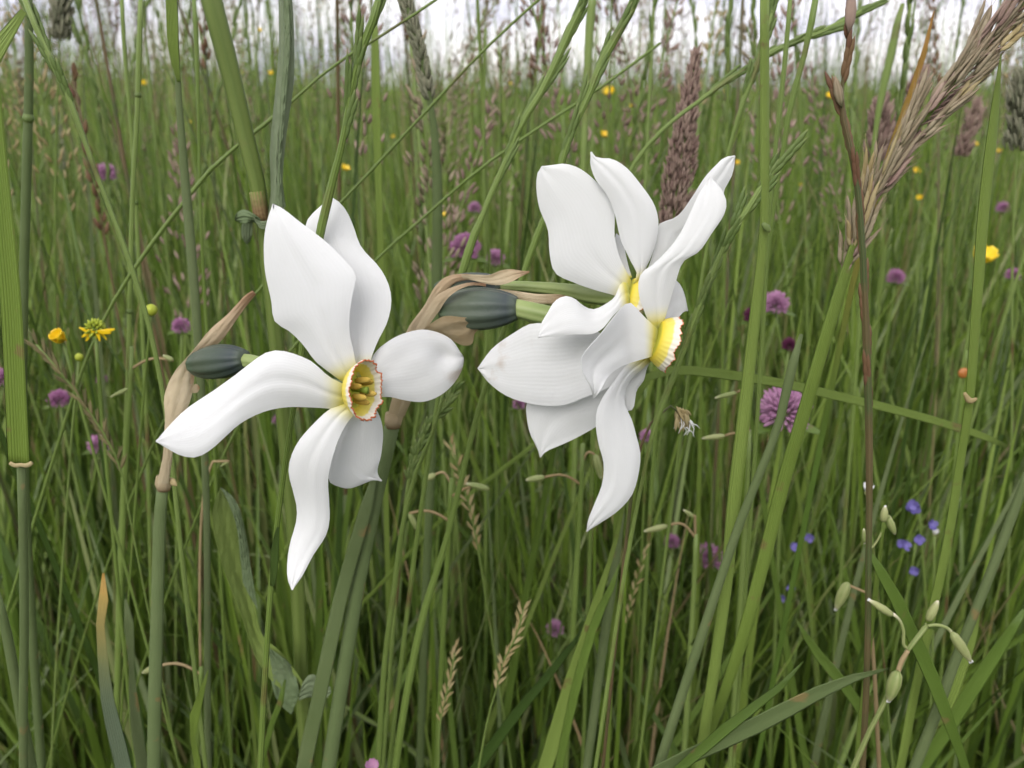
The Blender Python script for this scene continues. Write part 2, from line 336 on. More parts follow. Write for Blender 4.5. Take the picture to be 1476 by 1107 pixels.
# ------------------------------------------------------------------ ground
g = MB()
xs = np.concatenate([-np.geomspace(600, 0.4, 36), [0], np.geomspace(0.4, 600, 36)]); nx = len(xs)
gv = np.array([[x, y, 0.006 * math.sin(x * 9 + 1) * math.sin(y * 8) * (1 if abs(x) < 8 and abs(y) < 8 else 0)] for y in xs for x in xs])
g.add(gv, [(j * nx + i, j * nx + i + 1, (j + 1) * nx + i + 1, (j + 1) * nx + i) for j in range(nx - 1) for i in range(nx - 1)], np.zeros((len(gv), 3)))
gr = g.build('ground', 'soil'); gr['kind'] = 'structure'
def ribbon_mass(name, mat, X, Yv, h, w, az, th0, bend, segs, kind='stuff', face=None):
    """many folded blades in one mesh"""
    n = len(X); m = segs + 1
    s = np.linspace(0, 1, m)
    th = th0[:, None] + bend[:, None] * s[None] ** 1.6
    ds = (h / segs)[:, None]
    dx = np.sin(th) * ds; dz = np.cos(th) * ds
    rx = np.concatenate([np.zeros((n, 1)), np.cumsum(dx[:, :-1], 1)], 1); rz = np.concatenate([np.zeros((n, 1)), np.cumsum(dz[:, :-1], 1)], 1)
    px = X[:, None] + rx * np.cos(az)[:, None]; py = Yv[:, None] + rx * np.sin(az)[:, None]; pz = rz - 0.003
    ang = az + math.pi / 2 + (rng.random(n) - .5) * 1.2 if face is None else face
    lx, ly = np.cos(ang)[:, None], np.sin(ang)[:, None]
    ww = (w[:, None] / 2) * np.clip(1.05 - s[None] ** 2.2, 0.03, 1) * (0.6 + 0.4 * np.minimum(1, s[None] * 4))
    nx_, ny_ = -ly, lx
    V = np.empty((n, m, 3, 3), np.float32)
    for k, sg in enumerate((-1, 0, 1)):
        off = 0.0 if sg else 0.45
        V[:, :, k, 0] = px + lx * ww * sg + nx_ * ww * off; V[:, :, k, 1] = py + ly * ww * sg + ny_ * ww * off; V[:, :, k, 2] = pz
    A = np.empty((n, m, 3, 3), np.float32)
    A[..., 0] = np.array([-1, 0, 1])[None, None]; A[..., 1] = s[None, :, None]; A[..., 2] = rng.random(n)[:, None, None]
    base = (np.arange(n) * m * 3)[:, None, None, None]
    i = np.arange(segs)[None, :, None, None]; k = np.arange(2)[None, None, :, None]
    q0 = base + i * 3 + k
    Fq = np.concatenate([q0, q0 + 1, q0 + 4, q0 + 3], -1).reshape(-1, 4)
    return mass_mesh(name, mat, V.reshape(-1, 3), Fq, A.reshape(-1, 3), kind)
def mass_mesh(name, mat, V, Fq, A, kind):
    me = bpy.data.meshes.new(name); me.vertices.add(len(V)); me.vertices.foreach_set('co', np.ascontiguousarray(V, np.float32).ravel())
    me.loops.add(Fq.size); me.loops.foreach_set('vertex_index', Fq.astype(np.int32).ravel())
    me.polygons.add(len(Fq)); me.polygons.foreach_set('loop_start', (np.arange(len(Fq)) * Fq.shape[1]).astype(np.int32))
    me.update(calc_edges=True)
    me.polygons.foreach_set('use_smooth', np.ones(len(Fq), bool))
    at = me.attributes.new('st', 'FLOAT_VECTOR', 'POINT'); at.data.foreach_set('vector', np.ascontiguousarray(A, np.float32).ravel())
    me.materials.append(MATS[mat]); me.validate()
    ob = bpy.data.objects.new(name, me); C.objects.link(ob); ob['kind'] = kind
    return ob

def scatter(n, y0, y1, k=1.15, c=0.40):
    n = int(n * 1.12)
    y = rng.random(n * 3) * (y1 - y0) + y0; x = (rng.random(n * 3) * 2 - 1) * (k * y1 + c)
    ok = np.abs(x) < k * np.maximum(y, 0) + c
    return x[ok][:n], y[ok][:n]
parts = []
for (n, y0, y1, h0, h1, w0, w1, lean, bendk) in (
        (4200, 0.24, 0.65, 0.10, 0.25, .0035, .0085, .40, .7),
        (5200, 0.55, 1.40, 0.12, 0.28, .0035, .0085, .45, .7),
        (1900, 0.21, 0.40, 0.16, 0.33, .0024, .0062, .34, .55),
        (6400, 0.30, 0.85, 0.18, 0.42, .0018, .0052, .28, .55),
        (700, 0.36, 0.95, 0.36, 0.52, .0018, .0045, .14, .40),
        (350, 0.45, 1.3, 0.25, 0.42, .0042, .0070, .22, .6),
        (13000, 0.8, 2.0, 0.20, 0.46, .0020, .0050, .26, .5),
        (1500, 0.9, 2.6, 0.42, 0.58, .0017, .0040, .10, .35),
        (2600, 1.6, 5.0, 0.46, 0.66, .0024, .0055, .12, .35),
        (3000, 4.0, 14.0, 0.5, 0.86, .006, .012, .12, .35),
        (14000, 2.0, 5.0, 0.22, 0.50, .0035, .0075, .26, .5),
        (13000, 5.0, 14.0, 0.25, 0.60, .007, .016, .26, .5),
        (9000, 14.0, 60.0, 0.30, 0.72, .03, .07, .26, .4)):
    x, y = scatter(n, y0, y1); n = len(x)
    cl_ = 1 + (0.28 * np.clip(-x / y, -.3, .8) if y0 > 1.5 else 0) + 0.26 * np.sin(x * 2.1 / max(1, y0 * .6) + 1.3) * np.sin(y * 1.7 / max(1, y0 * .5) + x * .6)
    parts.append((x, y, (h0 + (h1 - h0) * rng.random(n) ** 1.1) * (cl_ if y0 > .5 else 1), w0 + (w1 - w0) * rng.random(n), rng.random(n) * 6.283,
                  np.abs(rng.normal(0, lean, n)), rng.normal(0.1, bendk, n), n))
# grass to the sides and behind the place where the photographer crouched
xs_, ys_ = (rng.random(9000) * 2 - 1) * 1.6, rng.random(9000) * 1.9 - 1.2
ok = ((np.abs(xs_) > 0.95 * np.maximum(ys_, 0) + 0.30) | (ys_ < -0.22)) & (ys_ < 0.7)
xs_, ys_ = xs_[ok], ys_[ok]; n = len(xs_)
parts.append((xs_, ys_, 0.2 + 0.22 * rng.random(n), .0025 + .0025 * rng.random(n), rng.random(n) * 6.283, np.abs(rng.normal(0, .2, n)), rng.normal(.1, .4, n), n))
X, Yv, hh, ww, az, th0, bend = (np.concatenate([p[k] for p in parts]) for k in range(7))
# keep the clearing in front of the lens: nothing of a blade reaches nearer than 0.2 m inside the view
reach = Yv + np.sin(az) * hh * np.sin(np.abs(th0 + bend * 0.5))
tipx = X + np.cos(az) * hh * np.sin(np.abs(th0 + bend * .5))
bad = (reach < 0.2) & (np.abs(X) < 0.95 * np.maximum(Yv, 0) + 0.28) & (Yv > -0.22)
bad |= (reach < 0.25) & (reach > -0.15) & (np.abs(tipx) < 0.28)
keep = ~bad
n = 2600                                   # short grass added unseen below the view, blocking light to darken the bottom
low = ((rng.random(n) * 2 - 1) * .7, rng.random(n) * .62 - .35, .06 + .13 * rng.random(n), .003 + .005 * rng.random(n), rng.random(n) * 6.283, np.abs(rng.normal(0, .3, n)), rng.normal(.2, .5, n))
X, Yv, hh, ww, az, th0, bend = (np.concatenate([q[keep], q2]) for q, q2 in zip((X, Yv, hh, ww, az, th0, bend), low))
o = ribbon_mass('meadow_grass', 'grass_mass', X, Yv, hh, ww, az, th0, bend, 5)
o['label'] = 'dense green meadow grass filling the field'; o['category'] = 'grass'

def seed_mass(n, y0, y1, xmax=99, up=0.0):
    """tall flowering stalks with seed heads, far off, as one mass"""
    x, y = scatter(n, y0, y1); k_ = x / y < xmax; x, y = x[k_], y[k_]; n = len(x)
    h = up + 0.40 + 0.32 * rng.random(n) ** 1.2 + 0.010 * np.minimum(y, 14); az_ = rng.random(n) * 6.283; th = np.abs(rng.normal(0, .10, n)); be = rng.normal(0.05, .2, n)
    w = 0.0017 + 0.0007 * np.minimum(y, 14)
    st = ribbon_mass('flowering_grass', 'grass_mass', x, y, h, w * 1.0, az_, th, be, 5, face=rng.random(n) * .6 - .3)
    st['label'] = 'tall flowering grass stalks thinning against the sky'; st['category'] = 'grass'
    # heads: small pointed scales round the upper part of every stalk
    k = 13; tot = th + be * 0.45; t2 = th + be
    cx, cy = np.cos(az_), np.sin(az_)
    top = np.stack([x + cx * h * np.sin(tot), y + cy * h * np.sin(tot), h * np.cos(tot)], 1)
    dr = np.stack([cx * np.sin(t2), cy * np.sin(t2), np.cos(t2)], 1)
    sp_ = 0.05 + 0.09 * rng.random(n); fat = 0.0035 + 0.012 * rng.random(n) ** 2; sc = 1 + 0.10 * np.minimum(y, 14)
    u = (np.arange(k)[None] + rng.random((n, k))) / k
    c = top[:, None] - dr[:, None] * (sp_[:, None] * (1 - u))[..., None]
    c[..., :2] += rng.normal(0, 1, (n, k, 2)) * (fat[:, None] * (1.15 - u))[..., None]
    d = dr[:, None] + rng.normal(0, .35, (n, k, 3)); d /= np.linalg.norm(d, axis=2)[..., None]
    s1 = np.cross(d, rng.normal(0, 1, (n, k, 3))); s1 /= np.linalg.norm(s1, axis=2)[..., None]; s2 = np.cross(d, s1)
    L = (0.0075 * (.7 + .6 * rng.random((n, k))) * sc[:, None] ** .6)[..., None]; b = (0.0010 * sc)[:, None, None]
    m_ = c + d * L * .4
    V = np.stack([c, m_ + s1 * b, m_ + s2 * b, m_ - s1 * b, m_ - s2 * b, c + d * L], 2).reshape(-1, 3)
    A = np.zeros((n, k, 6, 3)); A[..., 1] = .5; A[..., 2] = rng.random(n)[:, None, None]
    tri = np.array([(0, 2, 1), (0, 3, 2), (0, 4, 3), (0, 1, 4), (5, 1, 2), (5, 2, 3), (5, 3, 4), (5, 4, 1)])
    T = (np.arange(n * k)[:, None, None] * 6 + tri[None]).reshape(-1, 3)
    ob = mass_mesh('seed_heads', 'grass_heads', V, T, A.reshape(-1, 3), 'stuff'); ob.parent = st
seed_mass(900, 0.75, 2.4)
seed_mass(4200, 2.0, 13.0)
seed_mass(1500, 0.8, 4.0, 99, -0.13)
seed_mass(2600, 0.8, 3.2, -0.14, 0.06)
# ------------------------------------------------------------------ daffodils
def corona(cpx, Y, axis, rad_px, depth_mm, parent, base_k=0.55, seed=1, full=True, name='corona'):
    c = P(cpx[0], cpx[1], Y); R_ = wid(c, rad_px); d = unit(axis)
    e1 = unit(np.cross(d, (0.1, 0, 1))); e2 = np.cross(d, e1)
    nt, nr = 120, 20; rs = np.random.default_rng(seed); ph = rs.random(8) * 6.28
    fr = [8, 13, 19, 27]
    v, a = [], []
    for side in (1, -1):
        for i in range(nr):
            t = i / (nr - 1)
            for k in range(nt):
                th = 2 * math.pi * k / nt
                wob = sum(math.sin(f_ * th + ph[q]) / (q + 1.5) for q, f_ in enumerate(fr))
                pl = math.cos(30 * th + ph[5])
                r = R_ * (base_k + (1 - base_k) * (t ** 0.75)) * (1 + 0.022 * wob * t ** 2 + 0.020 * pl * t) 
                hgt = depth_mm * 0.001 * (t ** 1.15) + 0.00030 * t ** 3 * wob + 0.00016 * t ** 4 * math.sin(47 * th + ph[6])
                r += side * 0.00013
                v.append(c + d * hgt + (e1 * math.cos(th) + e2 * math.sin(th)) * r); a.append((math.sin(30 * th), t, 0.0))
    N = nr * nt; f = []
    for i in range(nr - 1):
        for k in range(nt):
            p, q = i * nt + k, i * nt + (k + 1) % nt
            f.append((p, q, q + nt, p + nt)); f.append((N + p, N + p + nt, N + q + nt, N + q))
    for k in range(nt):
        p, q = (nr - 1) * nt + k, (nr - 1) * nt + (k + 1) % nt
        f.append((p, q, N + q, N + p))
    # throat
    f.append(tuple(N + k for k in range(nt)))
    m = MB(); m.add(v, f, a)
    co = m.build(name, 'corona', parent)
    if full:
        for k in range(6 if full else 0):
            th = k * math.pi / 3 + 0.45; inner = k % 2
            rr = R_ * (0.36 if inner else 0.30)
            b = c + (e1 * math.cos(th) + e2 * math.sin(th)) * rr + d * depth_mm * 0.001 * (0.05 if inner else 0.25)
            MB().lens(b, d + 0.12 * (e1 * math.cos(th) + e2 * math.sin(th)), R_ * 0.58, R_ * 0.24, 8, 0.8, prof=((0, .4), (.15, .85), (.5, 1), (.85, .8), (1, .3))).build('anther', 'anther', co)
        MB().tube([c, c + d * depth_mm * 0.001 * 0.6, c + d * depth_mm * 0.00105], [R_ * .07, R_ * .07, R_ * .13], 8).build('style', 'style', co)
    return co

def ovary(p0, p1, w, parent, root_px=None):
    """p0 -> p1: (x, y, Y)"""
    a, b = P(*p0), P(*p1); d = b - a; n = 22
    t = np.linspace(0, 1, n); r = wid(a, w) / 2 * np.clip(np.sin(np.pi * (0.10 + 0.80 * t ** 0.95)) ** 0.55, .3, 1)
    pts = a[None] + d[None] * t[:, None]
    return MB().tube(pts, r, 72, 1.0, rib=0.04, nrib=9).build('ovary', 'ovary', parent)

def narc_tube(pts, parent):
    p = [[*P(x, y, Y), wid(P(x, y, Y), w) / 2] for x, y, Y, w in pts]
    o = smooth(p, 24)
    return MB().tube(o[:, :3], o[:, 3], 36, 1.0, rib=0.04, nrib=6).build('floral_tube', 'tube', parent)

def scape(px, Y, parent_args, lean=0.0, n=50, mat='scape'):
    pts, r = path3(px, Y, lean, n)
    root = thing(*parent_args, (pts[-1][0], pts[-1][1], 0.0))
    MB().tube(pts, r, 20, 0.72, rib=0.03, nrib=4).build('scape', mat, root)
    return root

# --- single daffodil
YL = 0.1415
DL = scape([(236, 688, 15), (234, 700, 16), (231, 740, 17), (226, 900, 18), (222, 1107, 19)], 0.168,
           ('daffodil', 'white daffodil with a single bloom facing out past a tan papery spathe', 'flower'))
A_l = [(496, 552), (470, 533), (454, 520), (438, 498), (418, 478), (396, 463), (391, 433), (382, 390), (381, 342), (387, 312), (394, 294)]
A_r = [(522, 545), (514, 527), (509, 504), (504, 481), (504, 452), (509, 420), (513, 396), (493, 371), (467, 346), (431, 319), (408, 301), (394, 294)]
B_l = [(508, 548), (486, 500), (462, 440), (446, 380), (441, 322), (460, 299), (478, 285)]
B_r = [(530, 545), (535, 517), (545, 491), (558, 465), (564, 436), (561, 413), (548, 387), (520, 355), (509, 325), (498, 302), (486, 289), (478, 285)]
C_l = [(505, 556), (483, 548), (467, 537), (451, 522), (421, 509), (399, 505), (382, 509), (363, 522), (340, 540), (308, 563), (268, 590), (240, 618), (225, 636)]
C_r = [(500, 590), (486, 590), (464, 588), (412, 587), (379, 594), (347, 610), (324, 630), (304, 648), (283, 659), (262, 657), (242, 647), (225, 636)]
D_l = [(532, 540), (538, 512), (561, 491), (584, 480), (610, 475), (636, 481), (652, 491), (662, 505), (667, 514)]
D_r = [(536, 575), (560, 572), (584, 577), (610, 579), (636, 569), (659, 546), (668, 524), (667, 514)]
E_l = [(500, 578), (475, 590), (451, 612), (431, 635), (420, 657), (416, 680), (423, 710), (428, 732), (427, 752), (418, 784), (414, 814), (415, 836), (421, 850)]
E_r = [(522, 588), (506, 602), (493, 622), (480, 657), (473, 690), (474, 716), (475, 749), (470, 771), (451, 801), (434, 833), (421, 850)]
F_l = [(505, 585), (488, 635), (474, 675), (474, 693), (482, 699), (503, 704), (522, 698), (538, 692), (550, 693)]
F_r = [(538, 582), (549, 605), (552, 625), (549, 657), (544, 680), (550, 693)]
loft(B_l, B_r, [(0, 5, 4, 5), (.4, 9, 5.5, 10), (.75, 11, 8.5, 13), (1, 14, 14, 14)], YL, 'petal', 'petal', DL, ruff=.35, seed=1, crease=.5)
loft(F_l, F_r, [(0, 4, 3, 4), (.5, 6, 3.5, 7), (1, 10, 10, 10)], YL, 'petal', 'petal', DL, ruff=.5, seed=2, crease=.6)
loft(D_l, D_r, [(0, 7, 5, 7), (.4, 11, 7, 11), (.75, 16, 12, 16), (1, 19, 19, 19)], YL, 'petal', 'petal_worn', DL, ruff=.6, seed=3, crease=.3, groove=(1.6, .72, .42, .10, .16))
loft(A_l, A_r, [(0, 3, 1, 3), (.4, 3, -2.5, 1.5), (.75, 3, -1.5, 3), (1, 5, 5, 5)], YL, 'petal', 'petal', DL, ruff=.35, seed=4, crease=.7)
loft(C_l, C_r, [(0, 2, 0, 2), (.35, -1, -7, -2), (.7, -3, -9.5, -7), (1, -9, -9, -9)], YL, 'petal', 'petal', DL, ruff=.4, seed=5, crease=.6)
loft(E_l, E_r, [(0, 2, 0, 2), (.3, 0, -4, -1), (.6, 2, -3, 1), (1, -5, -5, -5)], YL, 'petal', 'petal', DL, ruff=.5, seed=6, crease=.5)
corona((508, 562), YL + 0.0005, 0.93 * XR - 0.37 * FW - 0.02 * UP, 43.5, 2.9, DL, 0.60, seed=3)
ovary((277, 526, YL + .022), (354, 517, YL + .017), 48, DL)
narc_tube([(344, 519, YL + .0178, 19), (365, 522, YL + .016, 21), (420, 540, YL + .011, 22), (465, 553, YL + .0065, 22), (500, 561, YL + .0045, 20)], DL)
Sl = [(226, 697), (231, 677), (236, 647), (237, 624), (238, 604), (237, 570), (251, 537), (277, 507), (301, 477), (331, 450), (352, 427), (364, 419)]
Sr = [(243, 697), (247, 671), (252, 637), (261, 604), (272, 584), (279, 557), (281, 530), (288, 511), (316, 494), (340, 462), (355, 441), (369, 424)]
loft(Sl, Sr, [(0, .5, -1.2, .5), (.25, 1, -1.5, 1), (.6, 0, -1, 2), (.8, 1, -1.5, 1), (1, 0, -1, 1)], YL + .0225, 'spathe', 'spathe', DL, nu=40, nv=15, ruff=.5, seed=8, thick=.00025, crinkle=.13)
loft([(229, 697), (240, 640), (250, 590), (268, 545), (282, 520)], [(242, 697), (252, 640), (266, 590), (277, 556), (284, 524)], [(0, 1, 2.5, 1), (.5, 1, 3.5, 1), (1, 1, 2, 1)], YL + .0225, 'spathe', 'spathe', DL, nu=20, nv=9, ruff=.4, seed=9, thick=.00025, crinkle=.13)
loft([(277, 560), (282, 553), (286, 556)], [(276, 566), (284, 566), (288, 560)], [(0, 0, 0, 0), (1, -1, -1, -1)], YL + .0215, 'spathe', 'spathe', DL, nu=6, nv=5, thick=.00025, crinkle=.13)
nd = P(235, 697, .168)
MB().tube([nd + np.array([0, 0, .0018]), nd, nd - np.array([0, 0, .0016])], [wid(nd, 17) / 2, wid(nd, 23) / 2, wid(nd, 18) / 2], 16, .8).build('node', 'spathe', DL)
MB().lens(P(243, 690, .166), P(258, 702, .164) - P(243, 690, .166), wid(nd, 20), wid(nd, 12), 8).build('bud_scar', 'husk_straw', DL)

# --- twin-flowered daffodil
YR = 0.152
DR = scape([(567, 606, 21), (563, 620, 22), (553, 665, 22), (541, 720, 20), (515, 850, 20), (481, 1060, 20), (474, 1107, 20)], 0.172,
           ('daffodil', 'white daffodil carrying two blooms side by side on one stem', 'flower'))
G1l = [(905, 432), (887, 426), (858, 418), (827, 407), (800, 393), (792, 363), (790, 332), (777, 298), (773, 264), (776, 246), (781, 240)]
G1r = [(910, 405), (906, 397), (894, 373), (886, 342), (886, 312), (882, 288), (868, 271), (851, 254), (834, 242), (814, 236), (796, 238), (781, 240)]
G2l = [(912, 408), (918, 396), (909, 376), (895, 346), (886, 308), (875, 281), (858, 258), (851, 237), (851, 228), (852, 219)]
G2r = [(920, 410), (929, 390), (939, 369), (946, 346), (949, 319), (943, 295), (922, 264), (902, 241), (882, 229), (860, 227), (852, 219)]
G3l = [(906, 402), (896, 385), (888, 362), (886, 345), (888, 337)]
G3r = [(911, 400), (906, 384), (901, 362), (897, 344), (888, 337)]
G4l = [(915, 415), (930, 395), (939, 372), (947, 340), (949, 324), (976, 312), (997, 285), (1017, 254), (1034, 236), (1044, 227), (1059, 225)]
G4r = [(925, 425), (952, 400), (985, 372), (1010, 345), (1030, 315), (1041, 285), (1048, 264), (1051, 262), (1058, 241), (1059, 225)]
G5l = [(905, 408), (896, 407), (892, 414), (886, 428), (875, 437), (855, 446), (841, 441), (827, 430), (814, 427), (800, 434), (789, 451), (779, 469), (776, 486)]
G5r = [(908, 436), (900, 440), (884, 455), (868, 474), (855, 481), (840, 482), (827, 482), (807, 484), (790, 486), (776, 486)]
H1l = [(940, 475), (930, 452), (921, 425), (921, 402), (926, 392), (943, 380), (977, 342), (1007, 281), (1016, 266), (1024, 256)]
H1r = [(955, 470), (961, 450), (973, 410), (985, 377), (1007, 363), (1026, 336), (1044, 308), (1047, 291), (1041, 275), (1033, 264), (1024, 256)]
H2l = [(948, 474), (928, 456), (908, 436), (903, 437), (885, 456), (865, 482), (849, 500), (838, 516), (840, 536), (850, 556), (856, 574)]
H2r = [(942, 513), (936, 515), (909, 523), (892, 530), (876, 543), (868, 558), (862, 568), (856, 574)]
H3l = [(938, 485), (900, 478), (860, 470), (820, 465), (790, 466), (764, 467), (742, 479), (712, 500), (700, 514), (689, 531)]
H3r = [(936, 518), (900, 545), (870, 562), (839, 574), (816, 583), (790, 585), (761, 581), (729, 570), (703, 550), (689, 531)]
H4l = [(925, 510), (870, 545), (810, 560), (768, 568), (759, 581), (759, 599), (764, 625), (774, 645), (779, 659)]
H4r = [(930, 525), (905, 565), (880, 598), (859, 615), (842, 625), (823, 635), (800, 645), (787, 651), (779, 659)]
H5l = [(930, 515), (904, 526), (885, 550), (870, 571), (860, 593), (859, 615), (863, 641), (870, 667), (868, 697), (857, 726), (847, 752), (846, 766)]
H5r = [(940, 512), (930, 528), (913, 543), (902, 560), (900, 580), (911, 606), (917, 628), (923, 654), (920, 684), (911, 713), (891, 736), (865, 754), (846, 766)]
H6l = [(928, 522), (916, 538), (902, 556), (898, 575), (904, 592)]
H6r = [(940, 517), (932, 532), (928, 548), (918, 562), (912, 590), (904, 592)]
H7l = [(943, 462), (956, 436), (966, 410), (974, 404), (982, 413), (988, 430), (991, 448)]
H7r = [(955, 470), (968, 463), (980, 455), (985, 450), (991, 448)]
Z = [(0, 6, 5, 6)]
loft(G3l, G3r, [(0, 8, 7, 8), (1, 12, 12, 12)], YR, 'petal', 'petal', DR, nu=12, nv=9, seed=11)
loft(G4l, G4r, [(0, 7, 6, 7), (.5, 6, 5, 8), (1, 9, 9, 9)], YR, 'petal', 'petal', DR, ruff=.4, seed=12, crease=.4)
loft(G1l, G1r, [(0, 6, 5, 6), (.5, 8, 2.5, 6), (1, 9, 9, 9)], YR, 'petal', 'petal', DR, ruff=.3, seed=13, crease=.4)
loft(G2l, G2r, [(0, 4, 3, 5), (.5, 4.5, .5, 4), (1, 6, 6, 6)], YR, 'petal', 'petal', DR, ruff=.3, seed=14, crease=.5)
loft(G5l, G5r, [(0, 3, 2, 2), (.5, -1, -5, -4), (1, -6, -6, -6)], YR, 'petal', 'petal', DR, ruff=.4, seed=15, crease=.3)
loft(H7l, H7r, [(0, 4, 3, 4), (1, 8, 8, 8)], YR, 'petal', 'petal', DR, nu=18, nv=11, ruff=.4, seed=16)
loft(H4l, H4r, [(0, 4, 3, 4), (.5, 8, 5, 8), (1, 9, 9, 9)], YR, 'petal', 'petal', DR, ruff=.4, seed=17, crease=.5)
loft(H3l, H3r, [(0, 2, 1, 2), (.5, 5, 0, 3.5), (1, 8, 8, 8)], YR, 'petal', 'petal_worn', DR, ruff=.4, seed=18, crease=.5)
loft(H6l, H6r, [(0, 3, 2, 3), (1, 5, 5, 5)], YR, 'petal', 'petal', DR, nu=14, nv=9, ruff=.3, seed=19)
loft(H5l, H5r, [(0, 0, -1, 0), (.35, -1, -4, 1), (.7, 0, -4, 0), (1, 2, 2, 2)], YR, 'petal', 'petal', DR, ruff=.5, seed=20, crease=.4)
loft(H1l, H1r, [(0, 0, -1, 0), (.4, -1, -4, -.5), (.75, 1, -1, 1), (1, 4, 4, 4)], YR, 'petal', 'petal', DR, ruff=.4, seed=21, crease=.5)
loft(H2l, H2r, [(0, -1, -2, -2), (.25, -4, -5, -4), (.45, -11, -6, -7), (.8, -12, -8, -10), (1, -9, -9, -9)], YR, 'petal', 'petal', DR, ruff=.4, seed=22, crease=.4)
AX = 0.95 * XR - 0.27 * UP + 0.10 * FW
corona((943, 489), YR, AX, 40, 3.3, DR, 0.62, seed=5, full=True)
corona((903, 428), YR + .006, 0.93 * XR - 0.30 * UP + 0.02 * FW, 39, 3.0, DR, 0.62, seed=6, full=True)
ovary((636, 447, YR + .0135), (746, 444, YR + .0105), 60, DR)
ovary((628, 421, YR + .024), (722, 411, YR + .022), 44, DR)
narc_tube([(738, 443, YR + .0107, 26), (775, 452, YR + .0095, 29), (850, 470, YR + .006, 30), (938, 489, YR + .0015, 22)], DR)
narc_tube([(716, 411, YR + .022, 14), (800, 417, YR + .019, 19), (860, 426, YR + .012, 26), (900, 428, YR + .0075, 24)], DR)
yS = YR + .0175
loft([(556, 612), (566, 570), (580, 520), (586, 478), (612, 440), (628, 412), (645, 398), (672, 395), (690, 397)],
     [(578, 612), (590, 570), (600, 520), (603, 478), (624, 448), (640, 425), (655, 408), (672, 404), (690, 405)],
     [(0, 2, 0, 2), (.4, 3, 0, 3), (.75, 4, 1, 3), (1, 1, 0, 1)], yS, 'spathe', 'spathe', DR, nu=34, nv=11, ruff=.5, seed=31, thick=.00025, crinkle=.13)
loft([(664, 396), (690, 396), (706, 396), (722, 390), (735, 388), (750, 390), (763, 391)],
     [(668, 402), (685, 405), (700, 409), (718, 411), (735, 407), (750, 399), (763, 393)],
     [(0, 0, -1, 0), (.5, -1, 0, -2), (1, -2, -2, -2)], yS - .001, 'spathe', 'spathe', DR, nu=24, nv=11, ruff=.6, seed=32, thick=.00025, crinkle=.13)
loft([(572, 600), (594, 520), (598, 478), (618, 442), (632, 424), (655, 413), (680, 407), (700, 409)],
     [(583, 600), (610, 530), (616, 475), (634, 447), (645, 430), (662, 417), (682, 411), (700, 413)],
     [(0, 0, -1, 0), (.5, -2, -4, -3), (.8, -6, -7, -7), (1, -4, -4, -4)], yS - .002, 'spathe', 'spathe', DR, nu=30, nv=9, ruff=.4, seed=33, thick=.00025, crinkle=.13)
loft([(604, 480), (622, 466), (640, 456), (662, 457), (688, 460), (712, 465)],
     [(624, 486), (645, 488), (668, 498), (680, 496), (686, 478), (712, 467)],
     [(0, -4, -5, -3), (.5, -9, -8, -6), (1, -8, -8, -8)], yS, 'spathe', 'spathe', DR, nu=24, nv=13, ruff=.9, seed=34, thick=.00025, crinkle=.13)
loft([(712, 416), (740, 419), (775, 424), (800, 424), (820, 427)], [(715, 424), (740, 430), (775, 437), (800, 437), (820, 430)],
     [(0, 0, -1, 0), (1, -1, -1, -1)], yS - .0045, 'spathe', 'spathe', DR, nu=18, nv=9, ruff=.5, seed=35, thick=.00025, crinkle=.13)
nd = P(566, 606, .172)
MB().tube([nd + np.array([0, 0, .0018]), nd, nd - np.array([0, 0, .0016])], [wid(nd, 20) / 2, wid(nd, 24) / 2, wid(nd, 22) / 2], 16, .8).build('node', 'spathe', DR)

# ------------------------------------------------------------------ shared spikelets (unit length along +Z)
def unit_mesh(name, mat, fn):
    m = MB(); fn(m); o = m.build(name, mat); me = o.data; bpy.data.objects.remove(o); return me
def rye_fn(m):
    for k in range(6):
        s = -1 if k % 2 else 1
        m.lens((s * .035, 0, k * .115), (s * .10, 0, 1), .42, .17, 6, .6, rnd=k * .07)
def brome_fn(m):
    for k in range(8):
        s = -1 if k % 2 else 1
        m.lens((s * .03, 0, k * .085), (s * .13, .03 * s, 1), .50, .105, 6, .7, rnd=k * .09)
    for k in range(4):
        s = -1 if k % 2 else 1
        m.tube([(s * .06, 0, .55 + k * .08), (s * .16, 0, .95 + k * .12)], [.008, .003], 4)
def oat_fn(m):
    m.lens((0, 0, 0), (.12, 0, 1), 1.0, .24, 6, .7); m.lens((0, 0, .02), (-.14, .02, 1), .85, .2, 6, .7)
SPK = {}
for nm, fn, mats in (('rye', rye_fn, ('husk_green', 'husk_brown', 'husk')), ('brome', brome_fn, ('husk', 'husk_purple', 'husk_straw')), ('oat', oat_fn, ('husk', 'husk_purple', 'husk_straw', 'husk_brown', 'husk_green', 'foxtail', 'husk_dark'))):
    for mt in mats: SPK[nm, mt] = unit_mesh(nm + '_spikelet', mt, fn)

def at_t(pts, t):
    i = t * (len(pts) - 1); k = int(min(i, len(pts) - 2)); f_ = i - k
    return pts[k] * (1 - f_) + pts[k + 1] * f_, unit(pts[k + 1] - pts[k])

